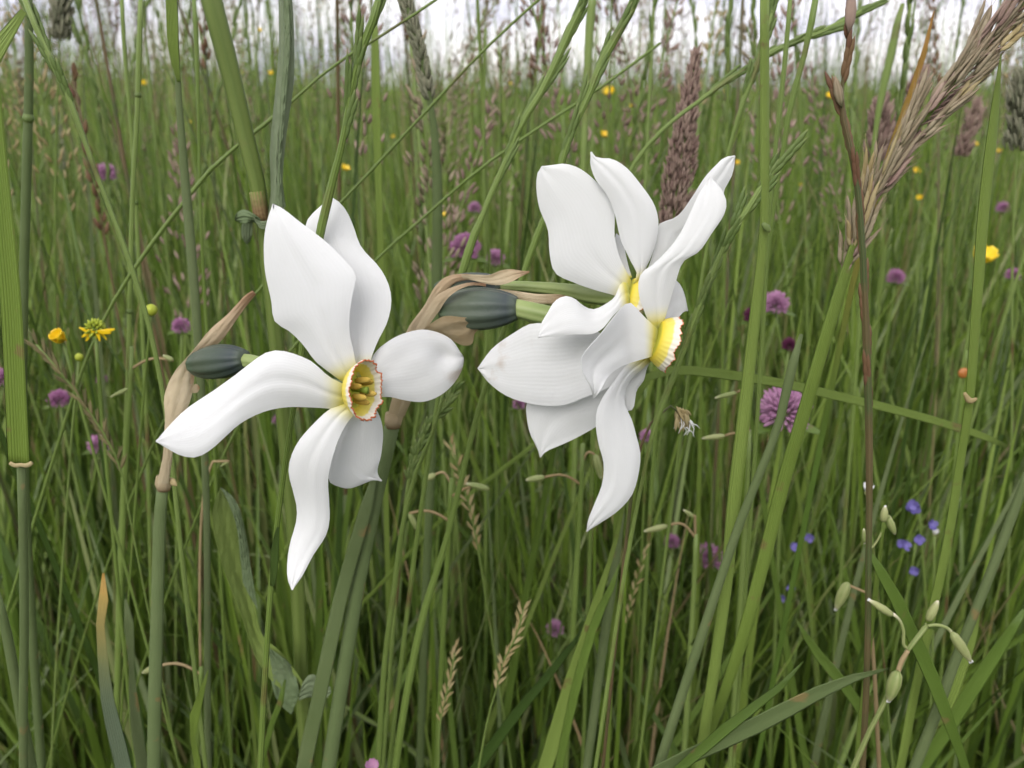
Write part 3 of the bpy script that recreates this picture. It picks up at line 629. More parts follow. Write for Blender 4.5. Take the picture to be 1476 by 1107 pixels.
# ------------------------------------------------------------------ traced grass stems and leaves
def stem(label, px, Y, mat='culm', lean=0.0, name='tall_grass', cat='grass', part='culm', n=70, sides=10, flat=1.0, fold=0.0, twist=None, group=None, nodes=(), ground=True):
    pts, r = path3(px, Y, lean, n, ground)
    root = thing(name, label, cat, (pts[-1][0], pts[-1][1], 0.0), group)
    MB().tube(pts, r, sides, flat, fold, twist).build(part, mat, root)
    for t in nodes:
        p, d = at_t(pts, t); rr = np.interp(t, np.linspace(0, 1, n), r)
        MB().tube([p - d * rr * 1.1, p, p + d * rr * 1.1], [rr * .95, rr * 1.35, rr * .95], 10).build('node', 'husk_green', root)
    return root, pts, r
def blade(label, px, Y, mat='blade', lean=0.0, name='leafy_grass', twist=None, fold=0.35, flat=0.10, group=None, n=50, ground=True):
    return stem(label, px, Y, mat, lean, name, 'grass', 'leaf', n, 10, flat, fold, twist, group, (), ground)
def leaf_on(root, px, Y, mat='blade', fold=0.35, flat=0.10, twist=None, part='leaf', n=40, dY=None):
    pts = []
    for i, q in enumerate(px):
        y = Y + (dY[i] if dY else 0); p = P(q[0], q[1], y); pts.append([*p, wid(p, q[2]) / 2])
    o = smooth(pts, n)
    return MB().tube(o[:, :3], o[:, 3], 10, flat, fold, twist).build(part, mat, root)
def spike(root, pts, t0, t1, k, L, w=None, mesh=('rye', 'husk_green'), ang=0.22, jit=.1, both=True):
    for i in range(k):
        t = (t0 + (t1 - t0) * (i + .5) / k) * FRAC
        p, d = at_t(pts, t); d = -d                       # paths run from the top down
        lat = unit(np.cross(d, (0, -1, 0))); s = (-1 if i % 2 else 1)
        dd = d + lat * s * (ang + random.uniform(-jit, jit)) + np.array([0, random.uniform(-.15, .15), 0])
        place(SPK[mesh], 'spikelet', root, p, dd, L * random.uniform(.88, 1.1), (w or L) * random.uniform(.9, 1.1))

r_, p_, q_ = stem('slender grass spike rising past the rear petal of the single daffodil', [(549, -12, 9), (536, 34, 12), (518, 80, 13), (505, 140, 10), (495, 200, 10), (482, 250, 11), (470, 300, 13), (461, 338, 13), (445, 430, 10), (428, 560, 9), (421, 600, 8), (404, 720, 8), (392, 830, 8), (375, 1107, 9)], 0.1485, 'culm', .05, n=110)
spike(r_, p_, .0, .16, 7, .0105, .0048, ('rye', 'husk_green'), .08, .04)
p = P(393, 790, .1485); leaf_on(r_, [(401, 760, 4), (397, 790, 11), (394, 835, 9), (392, 845, 5)], .149, 'blade_dark')

# the leafy herb behind the single daffodil
HB, hp, hr = stem('stout ribbed olive herb stem with crinkled grey green leaves', [(297, -40, 30), (305, 0, 30), (331, 100, 28), (352, 190, 26), (371, 265, 23), (379, 318, 20), (398, 500, 20), (421, 740, 20), (429, 850, 20), (435, 990, 19), (442, 1107, 19)], 0.195, 'herb_stem', .02, 'leafy_herb', 'plant', 'stem', 90, 24)
loft([(383, 318), (390, 280), (389, 220), (396, 140), (402, 70), (401, -20)], [(410, 300), (407, 270), (412, 200), (423, 120), (424, 60), (420, -20)],
     [(0, 4, -2, 4), (.5, 4, -2.5, 4), (1, 3, -2, 3)], .193, 'leaf', 'herb_leaf_under', HB, nu=60, nv=19, ruff=1.2, seed=41, bulge=1.0, crinkle=.24)
loft([(395, 300), (401, 240), (404, 150), (409, 60), (407, -20)], [(412, 298), (406, 240), (414, 150), (421, 60), (417, -20)],
     [(0, 0, -1, 0), (.5, 0, -1.5, 0), (1, 0, -1, 0)], .1895, 'leaf', 'herb_leaf_under', HB, nu=50, ruff=.8, seed=42, bulge=1.0, crinkle=.2)
loft([(376, 316), (362, 306), (352, 302), (342, 306), (338, 316)], [(372, 324), (364, 320), (356, 322), (348, 322), (340, 318)],
     [(0, -2, -4, -2), (.5, -3, -5, -3), (1, -2, -2, -2)], .193, 'leaf', 'herb_leaf_under', HB, nu=16, nv=9, ruff=1.2, seed=43)
loft([(366, 312), (372, 318), (384, 318), (394, 308)], [(368, 318), (376, 330), (388, 328), (396, 314)], [(0, -5, -6, -5), (1, -4, -5, -4)], .193, 'leaf', 'herb_leaf_under', HB, nu=12, nv=9, ruff=.8, seed=44)
loft([(352, 315), (348, 325), (350, 345), (356, 352)], [(364, 318), (364, 330), (362, 345), (356, 352)], [(0, -1, -2, -1), (1, 1, 1, 1)], .195, 'leaf', 'herb_leaf_under', HB, nu=12, nv=9, ruff=.6, seed=45)
MB().tube([P(370, 276, .195), P(373, 292, .195), P(376, 308, .195), P(379, 320, .195)], [.00165, .00172, .00170, .00165], 24, 1.0).build('node', 'torn_sheath', HB)
loft([(425, 1005), (395, 985), (370, 950), (345, 880), (322, 820), (309, 770), (307, 735), (318, 703)], [(438, 985), (405, 940), (378, 915), (366, 860), (356, 800), (348, 750), (336, 720), (318, 703)],
     [(0, 0, 2, 0), (.3, -3, 3, 0), (.7, -3, 4, 2), (1, 4, 4, 4)], .188, 'leaf', 'herb_leaf', HB, nu=40, nv=17, ruff=.9, seed=46, crinkle=.25)
loft([(350, 840), (346, 800), (340, 755), (328, 722), (318, 703)], [(372, 880), (362, 820), (354, 770), (340, 722), (318, 703)],
     [(0, -2, -3, -2), (.5, -2, -2.5, -1), (1, 4, 4, 4)], .1875, 'leaf', 'herb_leaf_under', HB, nu=40, nv=11, ruff=.4, seed=47, crinkle=.2)
loft([(432, 1000), (420, 960), (400, 942), (388, 935)], [(420, 1030), (400, 1010), (390, 975), (388, 935)], [(0, -3, -5, -3), (1, -3, -4, -3)], .190, 'leaf', 'herb_leaf_under', HB, nu=30, nv=17, ruff=1.4, seed=48, crinkle=.2)
loft([(436, 985), (448, 972), (462, 978), (476, 990)], [(430, 1010), (448, 1005), (464, 1010), (478, 998)], [(0, -3, -4, -3), (1, -1, -2, -1)], .190, 'leaf', 'herb_leaf_under', HB, nu=16, nv=9, ruff=1.2, seed=49)

r_, p_, q_ = blade('broad grass leaf ending in a pale collar on its thinner sheath', [(-14, 60, 22), (-4, 200, 28), (8, 320, 30), (18, 430, 31), (25, 560, 31), (30, 668, 31)], 0.150, 'blade', ground=False, name='tall_grass')
bpy.data.objects.remove(r_.children[0]); base = P(32, 672, .1515)
r_.location = (base[0], base[1] + .002, 0); r_['_o'] = [float(base[0]), float(base[1] + .002), 0.0]
leaf_on(r_, [(-14, 40, 20), (-4, 200, 28), (8, 320, 30), (18, 430, 31), (25, 560, 31), (30, 668, 31)], .150, 'blade_light')
pp, rr = path3([(30, 660, 11), (33, 760, 12), (35, 880, 12), (34, 1107, 12)], .1515, n=30)
MB().tube(pp, rr, 10).build('culm', 'glaucous', r_)
leaf_on(r_, [(14, 667, 6), (22, 671, 7), (30, 670, 6), (38, 671, 7), (46, 667, 6)], .1493, 'husk_straw', 0, .6, part='collar', n=14)
blade('bright folded grass leaf bent over above the broad collared leaf', [(35, 16, 10), (22, 40, 26), (8, 62, 28), (-20, 96, 26), (-70, 180, 20), (-100, 330, 14)], .16, 'blade_light')
stem('grey green stem standing between broad leaf and slanting spike', [(40, -20, 11), (42, 100, 12), (38, 260, 13), (34, 420, 13), (33, 640, 13), (60, 1107, 12)], .21, 'glaucous', nodes=(.06,))
r_, p_, q_ = stem('slanting pale grass spike with hugging spikelets beside the bent leaf', [(30, -16, 8), (52, 40, 9), (72, 82, 9), (95, 130, 9), (112, 175, 8), (135, 240, 7), (158, 300, 7), (185, 372, 8), (215, 470, 7), (240, 600, 7), (262, 800, 7)], .18, 'culm')
spike(r_, p_, .0, .20, 5, .011, .0065, ('rye', 'husk_green'), .06, .03)
r_, p_, q_ = stem('blue green stem with a leaf sheathing its upper half', [(252, -10, 8), (256, 110, 8), (262, 200, 11), (272, 320, 14), (282, 440, 13), (292, 600, 11), (298, 750, 10), (300, 1107, 10)], .185, 'glaucous')
leaf_on(r_, [(258, 118, 5), (251, 70, 15), (249, 20, 17), (246, -30, 14)], .184, 'blade_light')
stem('thin dark edged culm with reddened joint by the sheathed stem', [(203, -10, 7), (200, 90, 8), (197, 180, 7), (192, 260, 7), (188, 400, 7), (184, 560, 7), (170, 900, 7)], .23, 'culm', nodes=(.05, .17))
stem('thin yellow green culm with a node beside the stout herb stem', [(279, -10, 6), (283, 60, 7), (286, 160, 5), (290, 330, 5), (306, 600, 5), (322, 900, 5)], .24, 'culm', nodes=(.1,))
stem('thin upright culm in front of the sky left of the stout herb stem', [(175, -10, 6), (180, 80, 6), (188, 170, 6), (196, 300, 6), (212, 620, 6), (220, 900, 6)], .26, 'culm', nodes=(.12,))
r_, p_, q_ = stem('leaning grass stem topped by a grey furry foxtail spike', [(572, -40, 12), (590, 20, 12), (604, 70, 10), (616, 130, 8), (624, 170, 10), (630, 260, 14), (629, 420, 15), (624, 600, 12), (612, 900, 12)], .26, 'glaucous')
mb = MB()
for k in range(420):
    t = random.uniform(0, .165) * FRAC; p, d = at_t(p_, t); a = random.uniform(0, 6.28); lat = unit(np.cross(d, (0, -1, 0))); n2 = np.cross(lat, d)
    o = lat * math.cos(a) + n2 * math.sin(a); mb.lens(p + o * .0008, -d + o * .45, .0034, .0009, 4, .7, rnd=random.random())
mb.build('flower_spike', 'foxtail', r_, kind='stuff')

r_, p_, q_ = stem('long rye grass spike arching up between the two daffodils', [(850, -22, 12), (832, 22, 13), (815, 58, 10), (801, 92, 12), (788, 116, 9), (772, 148, 10), (755, 172, 9), (740, 205, 7), (728, 235, 8), (708, 280, 9), (695, 312, 8), (682, 342, 12), (670, 380, 12), (655, 430, 8), (634, 560, 7), (612, 700, 7), (585, 900, 7)], .20, 'culm', n=100)
spike(r_, p_, .01, .30, 9, .0125, .0060, ('rye', 'husk_green'), .05, .03)
r_, p_, q_ = stem('long rye grass spike passing behind the upright petal of the twin bloomed daffodil', [(921, -15, 14), (905, 22, 14), (885, 58, 12), (868, 88, 13), (858, 112, 10), (846, 142, 12), (832, 172, 10), (818, 205, 9), (806, 250, 8), (790, 300, 8), (772, 345, 10), (757, 388, 9), (738, 440, 8), (712, 520, 8), (690, 590, 8), (665, 690, 8), (640, 790, 9), (612, 880, 11), (590, 980, 11), (570, 1107, 11)], .19, 'culm', n=110, nodes=(.62, .5))
spike(r_, p_, .0, .22, 8, .0125, .0062, ('rye', 'husk_green'), .05, .03)
for lab, px, Y, w in (('hair thin grass stalk slanting across behind the foxtail spike', [(785, -8, 4), (700, 70, 4), (610, 165, 4), (520, 262, 4), (440, 345, 4), (330, 470, 4), (230, 620, 4)], .24, 'culm'),
                      ('hair thin grass stalk slanting down behind the single daffodil', [(952, 62, 4), (860, 130, 4), (760, 195, 4), (690, 245, 4), (620, 305, 4), (545, 372, 4), (440, 480, 4), (330, 640, 4)], .25, 'culm'),
                      ('thin slanting stalk with a dark joint crossing behind the rolled leaf', [(640, -8, 4), (560, 45, 4), (480, 95, 4), (420, 147, 4), (362, 195, 6), (336, 215, 5), (305, 243, 6), (260, 298, 6), (214, 358, 6), (150, 460, 5), (90, 620, 5)], .225, 'culm')):
    stem(lab, px, Y, w, n=60, sides=6)
stem('upright culm standing against the sky between the two arching rye spikes', [(856, -20, 14), (850, 40, 13), (846, 120, 11), (842, 200, 9), (838, 330, 8), (830, 600, 8)], .34, 'culm')
stem('upright culm behind the foxtail grass with short leaf', [(700, 40, 4), (698, 100, 5), (697, 200, 4), (700, 420, 4), (700, 700, 5)], .36, 'culm')
blade('flat upright blade against the sky beside the foxtail grass', [(539, 10, 6), (541, 70, 12), (542, 140, 13), (545, 240, 11), (550, 420, 9), (556, 700, 8)], .30, 'blade_light')
# purple panicle
r_, p_, q_ = stem('dense rusty purple grass plume behind the upper petals', [(1003, 74, 3), (995, 130, 4), (985, 210, 5), (974, 300, 6), (962, 420, 6), (945, 620, 6), (930, 860, 6)], .27, 'culm')
mb = MB()
for k in range(1500):
    u = random.random() ** .8; t = (.003 + .30 * u) * FRAC; p, d = at_t(p_, t); a = random.uniform(0, 6.28); lat = unit(np.cross(d, (0, -1, 0))); n2 = np.cross(lat, d)
    o = lat * math.cos(a) + n2 * math.sin(a); R_ = .0047 * min(1, .12 + u * 1.5) * random.random() ** .6
    mb.lens(p + o * R_, -d + o * random.uniform(.1, .45), random.uniform(.0022, .0036), .0007, 4, .7, rnd=random.random())
mb.build('plume', 'husk_purple', r_, kind='stuff')
# right-hand side stems
r_, p_, q_ = stem('tall pale green culm with a collar beside the twisted spike', [(1102, -15, 13), (1102, 120, 14), (1102, 240, 14), (1101, 330, 13), (1092, 420, 15), (1083, 500, 17), (1070, 620, 20), (1058, 720, 20), (1048, 830, 18), (1030, 960, 17), (1012, 1075, 16)], .165, 'blade_light', nodes=())
leaf_on(r_, [(1099, 322, 5), (1105, 328, 10), (1110, 334, 4)], .163, 'husk_green', 0, .5, part='collar', n=8)
stem('thin shaded culm alongside the tall pale green culm', [(1140, -15, 6), (1134, 60, 7), (1125, 150, 7), (1115, 240, 6), (1106, 360, 6), (1098, 500, 6), (1085, 700, 6)], .185, 'culm')
stem('fine culm with bulging joints crossing the sky right of the pale culm', [(1178, -15, 9), (1168, 40, 10), (1158, 85, 8), (1140, 150, 9), (1130, 210, 7), (1118, 280, 6), (1105, 380, 6), (1080, 560, 6)], .21, 'culm')
BR, p_, q_ = stem('leaning brome stalk with a heavy drooping purple tinged seed plume', [(1500, -30, 7), (1440, 45, 7), (1390, 105, 7), (1330, 175, 8), (1290, 225, 8), (1250, 300, 9), (1228, 365, 15), (1195, 470, 19), (1160, 590, 20), (1128, 700, 21), (1095, 830, 20), (1070, 920, 19), (1040, 1010, 16), (1015, 1075, 15)], .17, 'blade_light', n=110, flat=.5)
for k in range(84):
    t = (.005 + .33 * (k / 83) ** .95) * FRAC; p, d = at_t(p_, t); d = -d
    lat = unit(np.cross(d, (0, -1, 0))); s = (-1 if k % 2 else 1); sp_ = random.uniform(.0003, .0036) * (1.15 - 1.0 * max(0, k / 83 - .4) / .6)
    off = lat * s * sp_ + np.array([0, random.uniform(-.004, .004), 0])
    dd = d + lat * s * random.uniform(-.05, .38) + np.array([0, random.uniform(-.15, .15), 0])
    base = p + off * .6
    place(SPK['brome', random.choice(['husk', 'husk', 'husk', 'husk', 'husk_purple', 'husk_straw'])], 'spikelet', BR, base, dd, random.uniform(.0055, .0108), .0088, spin=random.uniform(-1.2, 1.2))
    MB().tube([p - d * .003, base + dd * .0008], [.00018, .00015], 4).build('branchlet', 'husk_purple', BR)
r_, p_, q_ = stem('dark brownish rye spike crossing in front of the brome stalk', [(1231, -25, 5), (1227, 10, 14), (1222, 50, 4), (1217, 100, 4), (1212, 150, 7), (1218, 180, 8), (1228, 225, 9), (1237, 280, 9), (1242, 340, 9), (1246, 420, 10), (1249, 500, 11), (1252, 590, 11), (1253, 680, 10), (1252, 800, 9), (1250, 950, 9), (1243, 1107, 9)], .158, 'culm_brown', n=110)
spike(r_, p_, .0, .50, 13, .0095, .0058, ('rye', 'husk_brown'), .05, .03)
MB().lens(P(1224, 48, .157), P(1228, -10, .157) - P(1224, 48, .157), .0075, .0020, 8).build('bud', 'husk_purple', r_)
MB().lens(P(1213, 155, .157), P(1204, 112, .157) - P(1213, 155, .157), .0056, .0017, 8).build('bud', 'husk', r_)
r_, p_, q_ = stem('tall pointed light green leaf on a jointed stalk by the far buttercup', [(1443, 78, 2), (1435, 150, 12), (1428, 210, 16), (1418, 300, 17), (1409, 420, 16), (1402, 520, 14), (1398, 575, 13), (1385, 660, 13), (1366, 780, 14), (1340, 900, 14), (1318, 1000, 14), (1298, 1107, 14)], .168, 'blade_light', n=90, flat=.4)
leaf_on(r_, [(1390, 566, 4), (1399, 578, 9), (1408, 574, 4)], .166, 'husk_straw', 0, .6, part='collar', n=8)
r_, p_, q_ = stem('short twisted rye spike with its tip beside the tall pale culm', [(1121, 238, 5), (1104, 258, 8), (1092, 280, 9), (1076, 305, 9), (1060, 322, 8), (1045, 352, 7), (1022, 405, 8), (1008, 440, 10), (995, 475, 9), (985, 505, 9), (970, 545, 9), (948, 600, 9), (935, 650, 6), (905, 800, 6), (880, 960, 6)], .165, 'culm', n=90)
spike(r_, p_, .0, .38, 10, .0095, .0058, ('rye', 'husk_green'), .06, .03)
r_, p_, q_ = stem('rye spike hanging across the sky left of the pale culm', [(1112, 15, 7), (1105, 50, 6), (1092, 90, 8), (1080, 125, 8), (1068, 155, 7), (1058, 190, 6), (1040, 260, 5), (1015, 380, 5), (985, 600, 5)], .215, 'culm')
spike(r_, p_, .0, .22, 6, .011, .0065, ('rye', 'husk_green'), .08, .04)
r_, p_, q_ = stem('rye spike leaning far over across the sky toward the purple plume', [(1242, 17, 6), (1210, 34, 8), (1170, 52, 9), (1130, 66, 9), (1085, 92, 8), (1045, 118, 7), (1005, 148, 6), (965, 178, 6), (915, 235, 6), (880, 330, 6), (860, 500, 6), (850, 800, 6)], .235, 'culm', n=90)
spike(r_, p_, .0, .25, 8, .012, .0065, ('rye', 'husk_green'), .05, .03)
blade('orange tipped slender blade beside the brome plume', [(1346, 16, 2), (1338, 50, 7), (1326, 95, 9), (1310, 140, 9), (1295, 180, 9), (1272, 250, 9), (1240, 360, 9), (1190, 600, 9)], .22, 'blade_orange_tip')
stem('green foxtail spike held upright behind the dark rye spike', [(1301, 5, 6), (1292, 40, 11), (1284, 80, 12), (1272, 130, 11), (1262, 190, 7), (1250, 300, 6), (1235, 520, 6)], .32, 'culm')
blade('long grass leaf lying level across the stems behind the twin blooms', [(1452, 644, 5), (1410, 626, 11), (1350, 607, 12), (1280, 588, 13), (1200, 569, 14), (1130, 553, 14), (1050, 540, 15), (975, 533, 14), (938, 540, 13), (908, 590, 12), (892, 700, 10), (885, 860, 9)], .205, 'blade_light', fold=.2, flat=.12, n=80)
r_, p_, q_ = stem('reed like stalk with a leaf parting near the pink clover', [(1155, 482, 5), (1142, 528, 14), (1133, 566, 14), (1122, 612, 12), (1096, 680, 12), (1068, 750, 13), (1040, 830, 13), (1010, 920, 14), (980, 1010, 14), (953, 1095, 15)], .16, 'glaucous', n=70)
r_, p_, q_ = stem('grey green culm standing in a blunt leaf sheath by the chickweed', [(1490, 660, 12), (1462, 735, 13), (1430, 820, 13), (1402, 890, 13), (1372, 965, 14), (1345, 1040, 15), (1318, 1107, 15)], .165, 'glaucous', n=60)
leaf_on(r_, [(1410, 880, 6), (1398, 920, 18), (1380, 965, 26), (1360, 1010, 33), (1345, 1040, 26), (1338, 1052, 12)], .167, 'blade_light', .2)
blade('broad curved glaucous blade sweeping out low with a pointed tip', [(1282, 963, 2), (1255, 967, 9), (1215, 982, 18), (1165, 1003, 26), (1115, 1030, 30), (1060, 1057, 30), (1010, 1080, 28), (940, 1115, 24), (880, 1160, 20)], .152, 'glaucous', fold=.25)
blade('narrow curved blade rising from the broad glaucous blade', [(1158, 953, 2), (1140, 975, 9), (1112, 998, 14), (1080, 1022, 18), (1050, 1045, 20), (1015, 1075, 20), (975, 1110, 16), (930, 1160, 12)], .149, 'blade', fold=.3)
blade('pointed blade slanting across the chickweed stalks', [(1246, 784, 2), (1262, 812, 12), (1285, 850, 17), (1310, 905, 19), (1335, 958, 20), (1358, 1015, 18), (1378, 1070, 14), (1395, 1120, 12)], .158, 'blade', fold=.3)
blade('small pointed blade behind the broad glaucous blade', [(1147, 892, 2), (1162, 918, 9), (1185, 950, 15), (1215, 985, 16), (1245, 1030, 14), (1270, 1090, 12)], .20, 'blade')
blade('long leaf leaning right beside the blunt leaf sheath', [(1476, 878, 10), (1440, 930, 22), (1400, 990, 26), (1350, 1070, 24), (1310, 1130, 22)], .21, 'blade')
stem('pale jointed stalk under the long drooping petal', [(898, 735, 5), (890, 790, 12), (880, 860, 13), (868, 940, 13), (855, 1040, 13), (846, 1107, 12)], .20, 'glaucous', nodes=(.45,))
blade('thin yellow green blade rising to the long drooping petal', [(903, 700, 4), (892, 760, 6), (875, 820, 8), (860, 865, 14), (845, 920, 22), (825, 980, 25), (800, 1060, 24), (785, 1107, 22)], .195, 'blade_light')
blade('pointed blade with a pale edge beside the jointed stalk', [(893, 812, 2), (880, 848, 10), (862, 885, 13), (848, 925, 14), (830, 990, 14), (805, 1107, 12)], .19, 'blade')
blade('leaf leaning from low right up behind the pointed blade', [(850, 895, 4), (800, 960, 12), (750, 1020, 16), (705, 1080, 18), (680, 1115, 18)], .22, 'blade_dark')
stem('grey green stalk leaning in from the margin under the collared leaf', [(-4, 855, 8), (8, 905, 13), (22, 980, 14), (36, 1060, 15), (46, 1110, 15)], .155, 'glaucous')
blade('blunt glaucous leaf with a yellowed orange tip', [(149, 826, 3), (151, 834, 11), (150, 862, 14), (145, 900, 12), (149, 950, 15), (156, 1010, 20), (168, 1060, 24), (180, 1110, 24)], .172, 'glaucous_yellow_tip', name='daffodil_shoot', fold=.15)
blade('blunt twisted glaucous leaf beside the yellow tipped one', [(181, 863, 3), (184, 872, 11), (187, 910, 14), (190, 960, 8), (192, 1000, 12), (198, 1050, 18), (206, 1107, 18)], .180, 'glaucous', name='daffodil_shoot', fold=.15)
blade('long straight glaucous leaf next to the stem of the twin bloomed daffodil', [(539, 690, 8), (534, 710, 16), (514, 780, 19), (494, 850, 20), (476, 930, 21), (459, 1010, 21), (438, 1107, 22)], .170, 'glaucous', name='daffodil_shoot', fold=.15, flat=.2)
r_, p_, q_ = blade('small sheathed shoot with a bright green spoon shaped base', [(300, 966, 2), (293, 990, 7), (283, 1025, 14), (277, 1045, 17), (278, 1062, 8), (283, 1085, 10), (286, 1110, 11)], .165, 'blade_light')
blade('narrow rolled shoot beside the crinkled herb leaf', [(411, 980, 3), (405, 1010, 9), (396, 1030, 9), (388, 1060, 8), (375, 1107, 8)], .172, 'blade', flat=.5)
blade('slender culm leaning right under the clover near the twin blooms', [(770, 640, 6), (730, 672, 7), (690, 702, 7), (640, 745, 6), (560, 830, 6), (500, 900, 6)], .26, 'blade_light', flat=.6)
stem('upright culm of a small green panicle below the right hand petal', [(640, 560, 4), (625, 620, 5), (600, 680, 6), (580, 760, 7), (568, 850, 8), (555, 950, 8), (545, 1107, 9)], .19, 'culm')
r_, p_, q_ = stem('small green panicle with a curved tip below the right hand petal', [(655, 562, 4), (640, 590, 5), (618, 612, 4), (602, 650, 5), (590, 690, 5), (583, 740, 5), (575, 820, 6), (560, 1000, 6)], .20, 'culm')
spike(r_, p_, .0, .30, 26, .0042, .005, ('oat', 'husk_green'), .3, .2)
for lab, px, Y, mt, k, L, tt in (
        ('straw coloured seed head on a fine stalk low in the grass', [(656, 935, 2), (650, 975, 3), (641, 1010, 3), (634, 1045, 3), (632, 1107, 3)], .20, 'husk_straw', 22, .0040, .62),
        ('open brown and straw sedge head on a thin bending stalk', [(755, 878, 2), (748, 905, 3), (738, 930, 3), (726, 952, 3), (718, 985, 2), (705, 1030, 3), (690, 1107, 3)], .195, 'husk_straw', 20, .0046, .5),
        ('thin withered seed head near the pink clover under the petals', [(930, 790, 2), (922, 820, 3), (914, 850, 2), (905, 890, 2), (895, 960, 2)], .26, 'husk_straw', 14, .0045, .7),
        ('dark loose panicle of awned spikelets under the buttercups', [(52, 496, 3), (75, 522, 3), (100, 552, 3), (125, 588, 3), (150, 625, 3), (172, 670, 3), (190, 760, 3)], .205, 'husk_dark', 30, .0052, .75),
        ('brownish panicle hidden among stalks under the twin blooms', [(650, 640, 3), (662, 680, 3), (675, 725, 3), (684, 765, 3), (700, 860, 3)], .235, 'husk_straw', 22, .0048, .7)):
    r_, p_, q_ = stem(lab, px, Y, 'culm', n=60, sides=6)
    top = len(px) - 2
    spike(r_, p_, .0, tt, k, L, L * .6, ('oat', mt), .35, .3)
# drooping sedge head with white threads
r_, p_, q_ = stem('nodding sedge head with white threads on a dark arched wiry stalk', [(990, 605, 3), (985, 590, 3), (975, 583, 3), (960, 588, 3), (945, 600, 3), (930, 625, 4), (915, 680, 5), (905, 760, 5), (890, 900, 5)], .17, 'culm_brown', n=70, sides=6)
for k in range(22):
    p = P(982 + random.uniform(-8, 8), 588 + random.uniform(-3, 14), .17 + random.uniform(-.002, .002)); q = P(988 + random.uniform(-14, 14), 622 + random.uniform(-14, 4), .17 + random.uniform(-.002, .002))
    place(SPK['oat', 'husk_straw'], 'spikelet', r_, p, q - p, random.uniform(.003, .0045), .0035)
mb = MB()
for k in range(14):
    a = P(988 + random.uniform(-8, 8), 600 + random.uniform(0, 16), .169); b = a + np.array([random.uniform(-.002, .0025), random.uniform(-.002, .001), random.uniform(-.0035, -.001)])
    mb.tube([a, (a + b) / 2 + np.array([.0005, 0, 0]), b], [.00012, .0001, .00006], 4)
mb.build('threads', 'white_petal', r_, kind='stuff')
# right-hand reddish spikes further off
for lab, x0, y0, x1, y1, Y, mt in (('dusky purple foxtail plume leaning behind the brome stalk', 1330, 105, 1278, 225, .42, 'husk_purple'), ('dusky purple plume beyond the tall pointed leaf', 1408, 150, 1385, 228, .50, 'husk_purple'),
                                   ('mauve seed plume standing just left of the brome stalk', 1272, 148, 1262, 235, .36, 'husk_purple'), ('grey foxtail head close to the margin beyond the brome plume', 1474, 110, 1466, 220, .34, 'foxtail'),
                                   ('feathery grey green plume near the bent leaf against the sky', 92, -20, 86, 60, .40, 'foxtail')):
    r_, p_, q_ = stem(lab, [(x0, y0, 3), ((x0 + x1) / 2, (y0 + y1) / 2, 3), (x1, y1, 3), (x1 - (x0 - x1) * .8, y1 + 140, 4), (x1 - (x0 - x1), y1 + 420, 4)], Y, 'culm', sides=6)
    mb = MB(); hz = P(x0, y0, Y)[2] - P(x1, y1, Y)[2]
    zt, zb = p_[0][2], p_[-1][2]
    for k in range(260):
        u = random.random(); tz = zt - hz * u; t = np.interp(-tz, -p_[:, 2], np.linspace(0, 1, len(p_))); p, d = at_t(p_, t); d = -d
        o = np.array([random.gauss(0, 1), random.gauss(0, 1), 0]); o = unit(o)
        mb.lens(p + o * .004 * min(1, u * 4 + .15) * random.random(), d + o * .35, .0052, .0013, 4, .7, rnd=random.random())
    mb.build('plume', mt, r_, kind='stuff')
# ------------------------------------------------------------------ wild flowers
def flower_stalk(name, label, cat, px, py, Y, wpx, drop, group=None, dx=None, mat='culm'):
    dx = random.uniform(-25, 25) if dx is None else dx
    r, p, q = stem(label, [(px, py, wpx * .8), (px + dx * .35, py + drop * .4, wpx), (px + dx, py + drop, wpx)], Y, mat, 0, name, cat, 'stem', 40, 6, group=group)
    return r, p
def petal_cup(root, c, axis, n, L, w, open_, mat, seed=0, part='petal', cup=.35, notch=False):
    d = unit(axis); e1 = unit(np.cross(d, (0.2, .9, .3))); e2 = np.cross(d, e1)
    for k in range(n):
        th = 2 * math.pi * k / n + seed; o = e1 * math.cos(th) + e2 * math.sin(th); tn = -e1 * math.sin(th) + e2 * math.cos(th)
        nu, nv = 9, 7; v, a = [], []
        for i in range(nu):
            t = i / (nu - 1); ang = open_ * (1 - .35 * t)
            cen = c + o * L * t * math.sin(ang) + d * L * t * math.cos(ang)
            ww = w * math.sin(math.pi * (.08 + .80 * t ** .8)) ** .8
            for j in range(nv):
                s = 2 * j / (nv - 1) - 1
                sh = -.12 * L * (1 - s * s) * 0 + (-.14 * L * (1 - abs(s)) if notch and i == nu - 1 else 0)
                v.append(cen + tn * ww * s + (d * math.sin(ang) - o * math.cos(ang)) * cup * ww * s * s + o * sh); a.append((s, t, 0))
        f = [(i * nv + j, i * nv + j + 1, (i + 1) * nv + j + 1, (i + 1) * nv + j) for i in range(nu - 1) for j in range(nv - 1)]
        m = MB(); m.add(v, f, a); ob = m.build(part, mat, root)
        sm = ob.modifiers.new('thickness', 'SOLIDIFY'); sm.thickness = L * .03
def buttercup(label, px, py, Y, size, axis=(0, -.3, 1), open_=.75, drop=120, group=None, dx=None, seed=0.):
    r, p = flower_stalk('buttercup', label, 'flower', px, py + size * .3, Y, 5 if size > 24 else 3.0, drop, group, dx)
    c = p[0]; L = wid(c, size) * .52
    petal_cup(r, c, axis, 5, L, L * .44, open_, 'butter_petal', seed, cup=.25)
    mb = MB(); d = unit(axis)
    for k in range(16):
        th = k * 2.4; rr = L * .30 * math.sqrt(k / 16)
        mb.lens(c + np.array([math.cos(th) * rr, math.sin(th) * rr, 0]), d + .5 * np.array([math.cos(th), math.sin(th), 0]), L * .24, L * .07, 5)
    mb.build('stamens', 'butter_petal', r, kind='stuff')
    return r
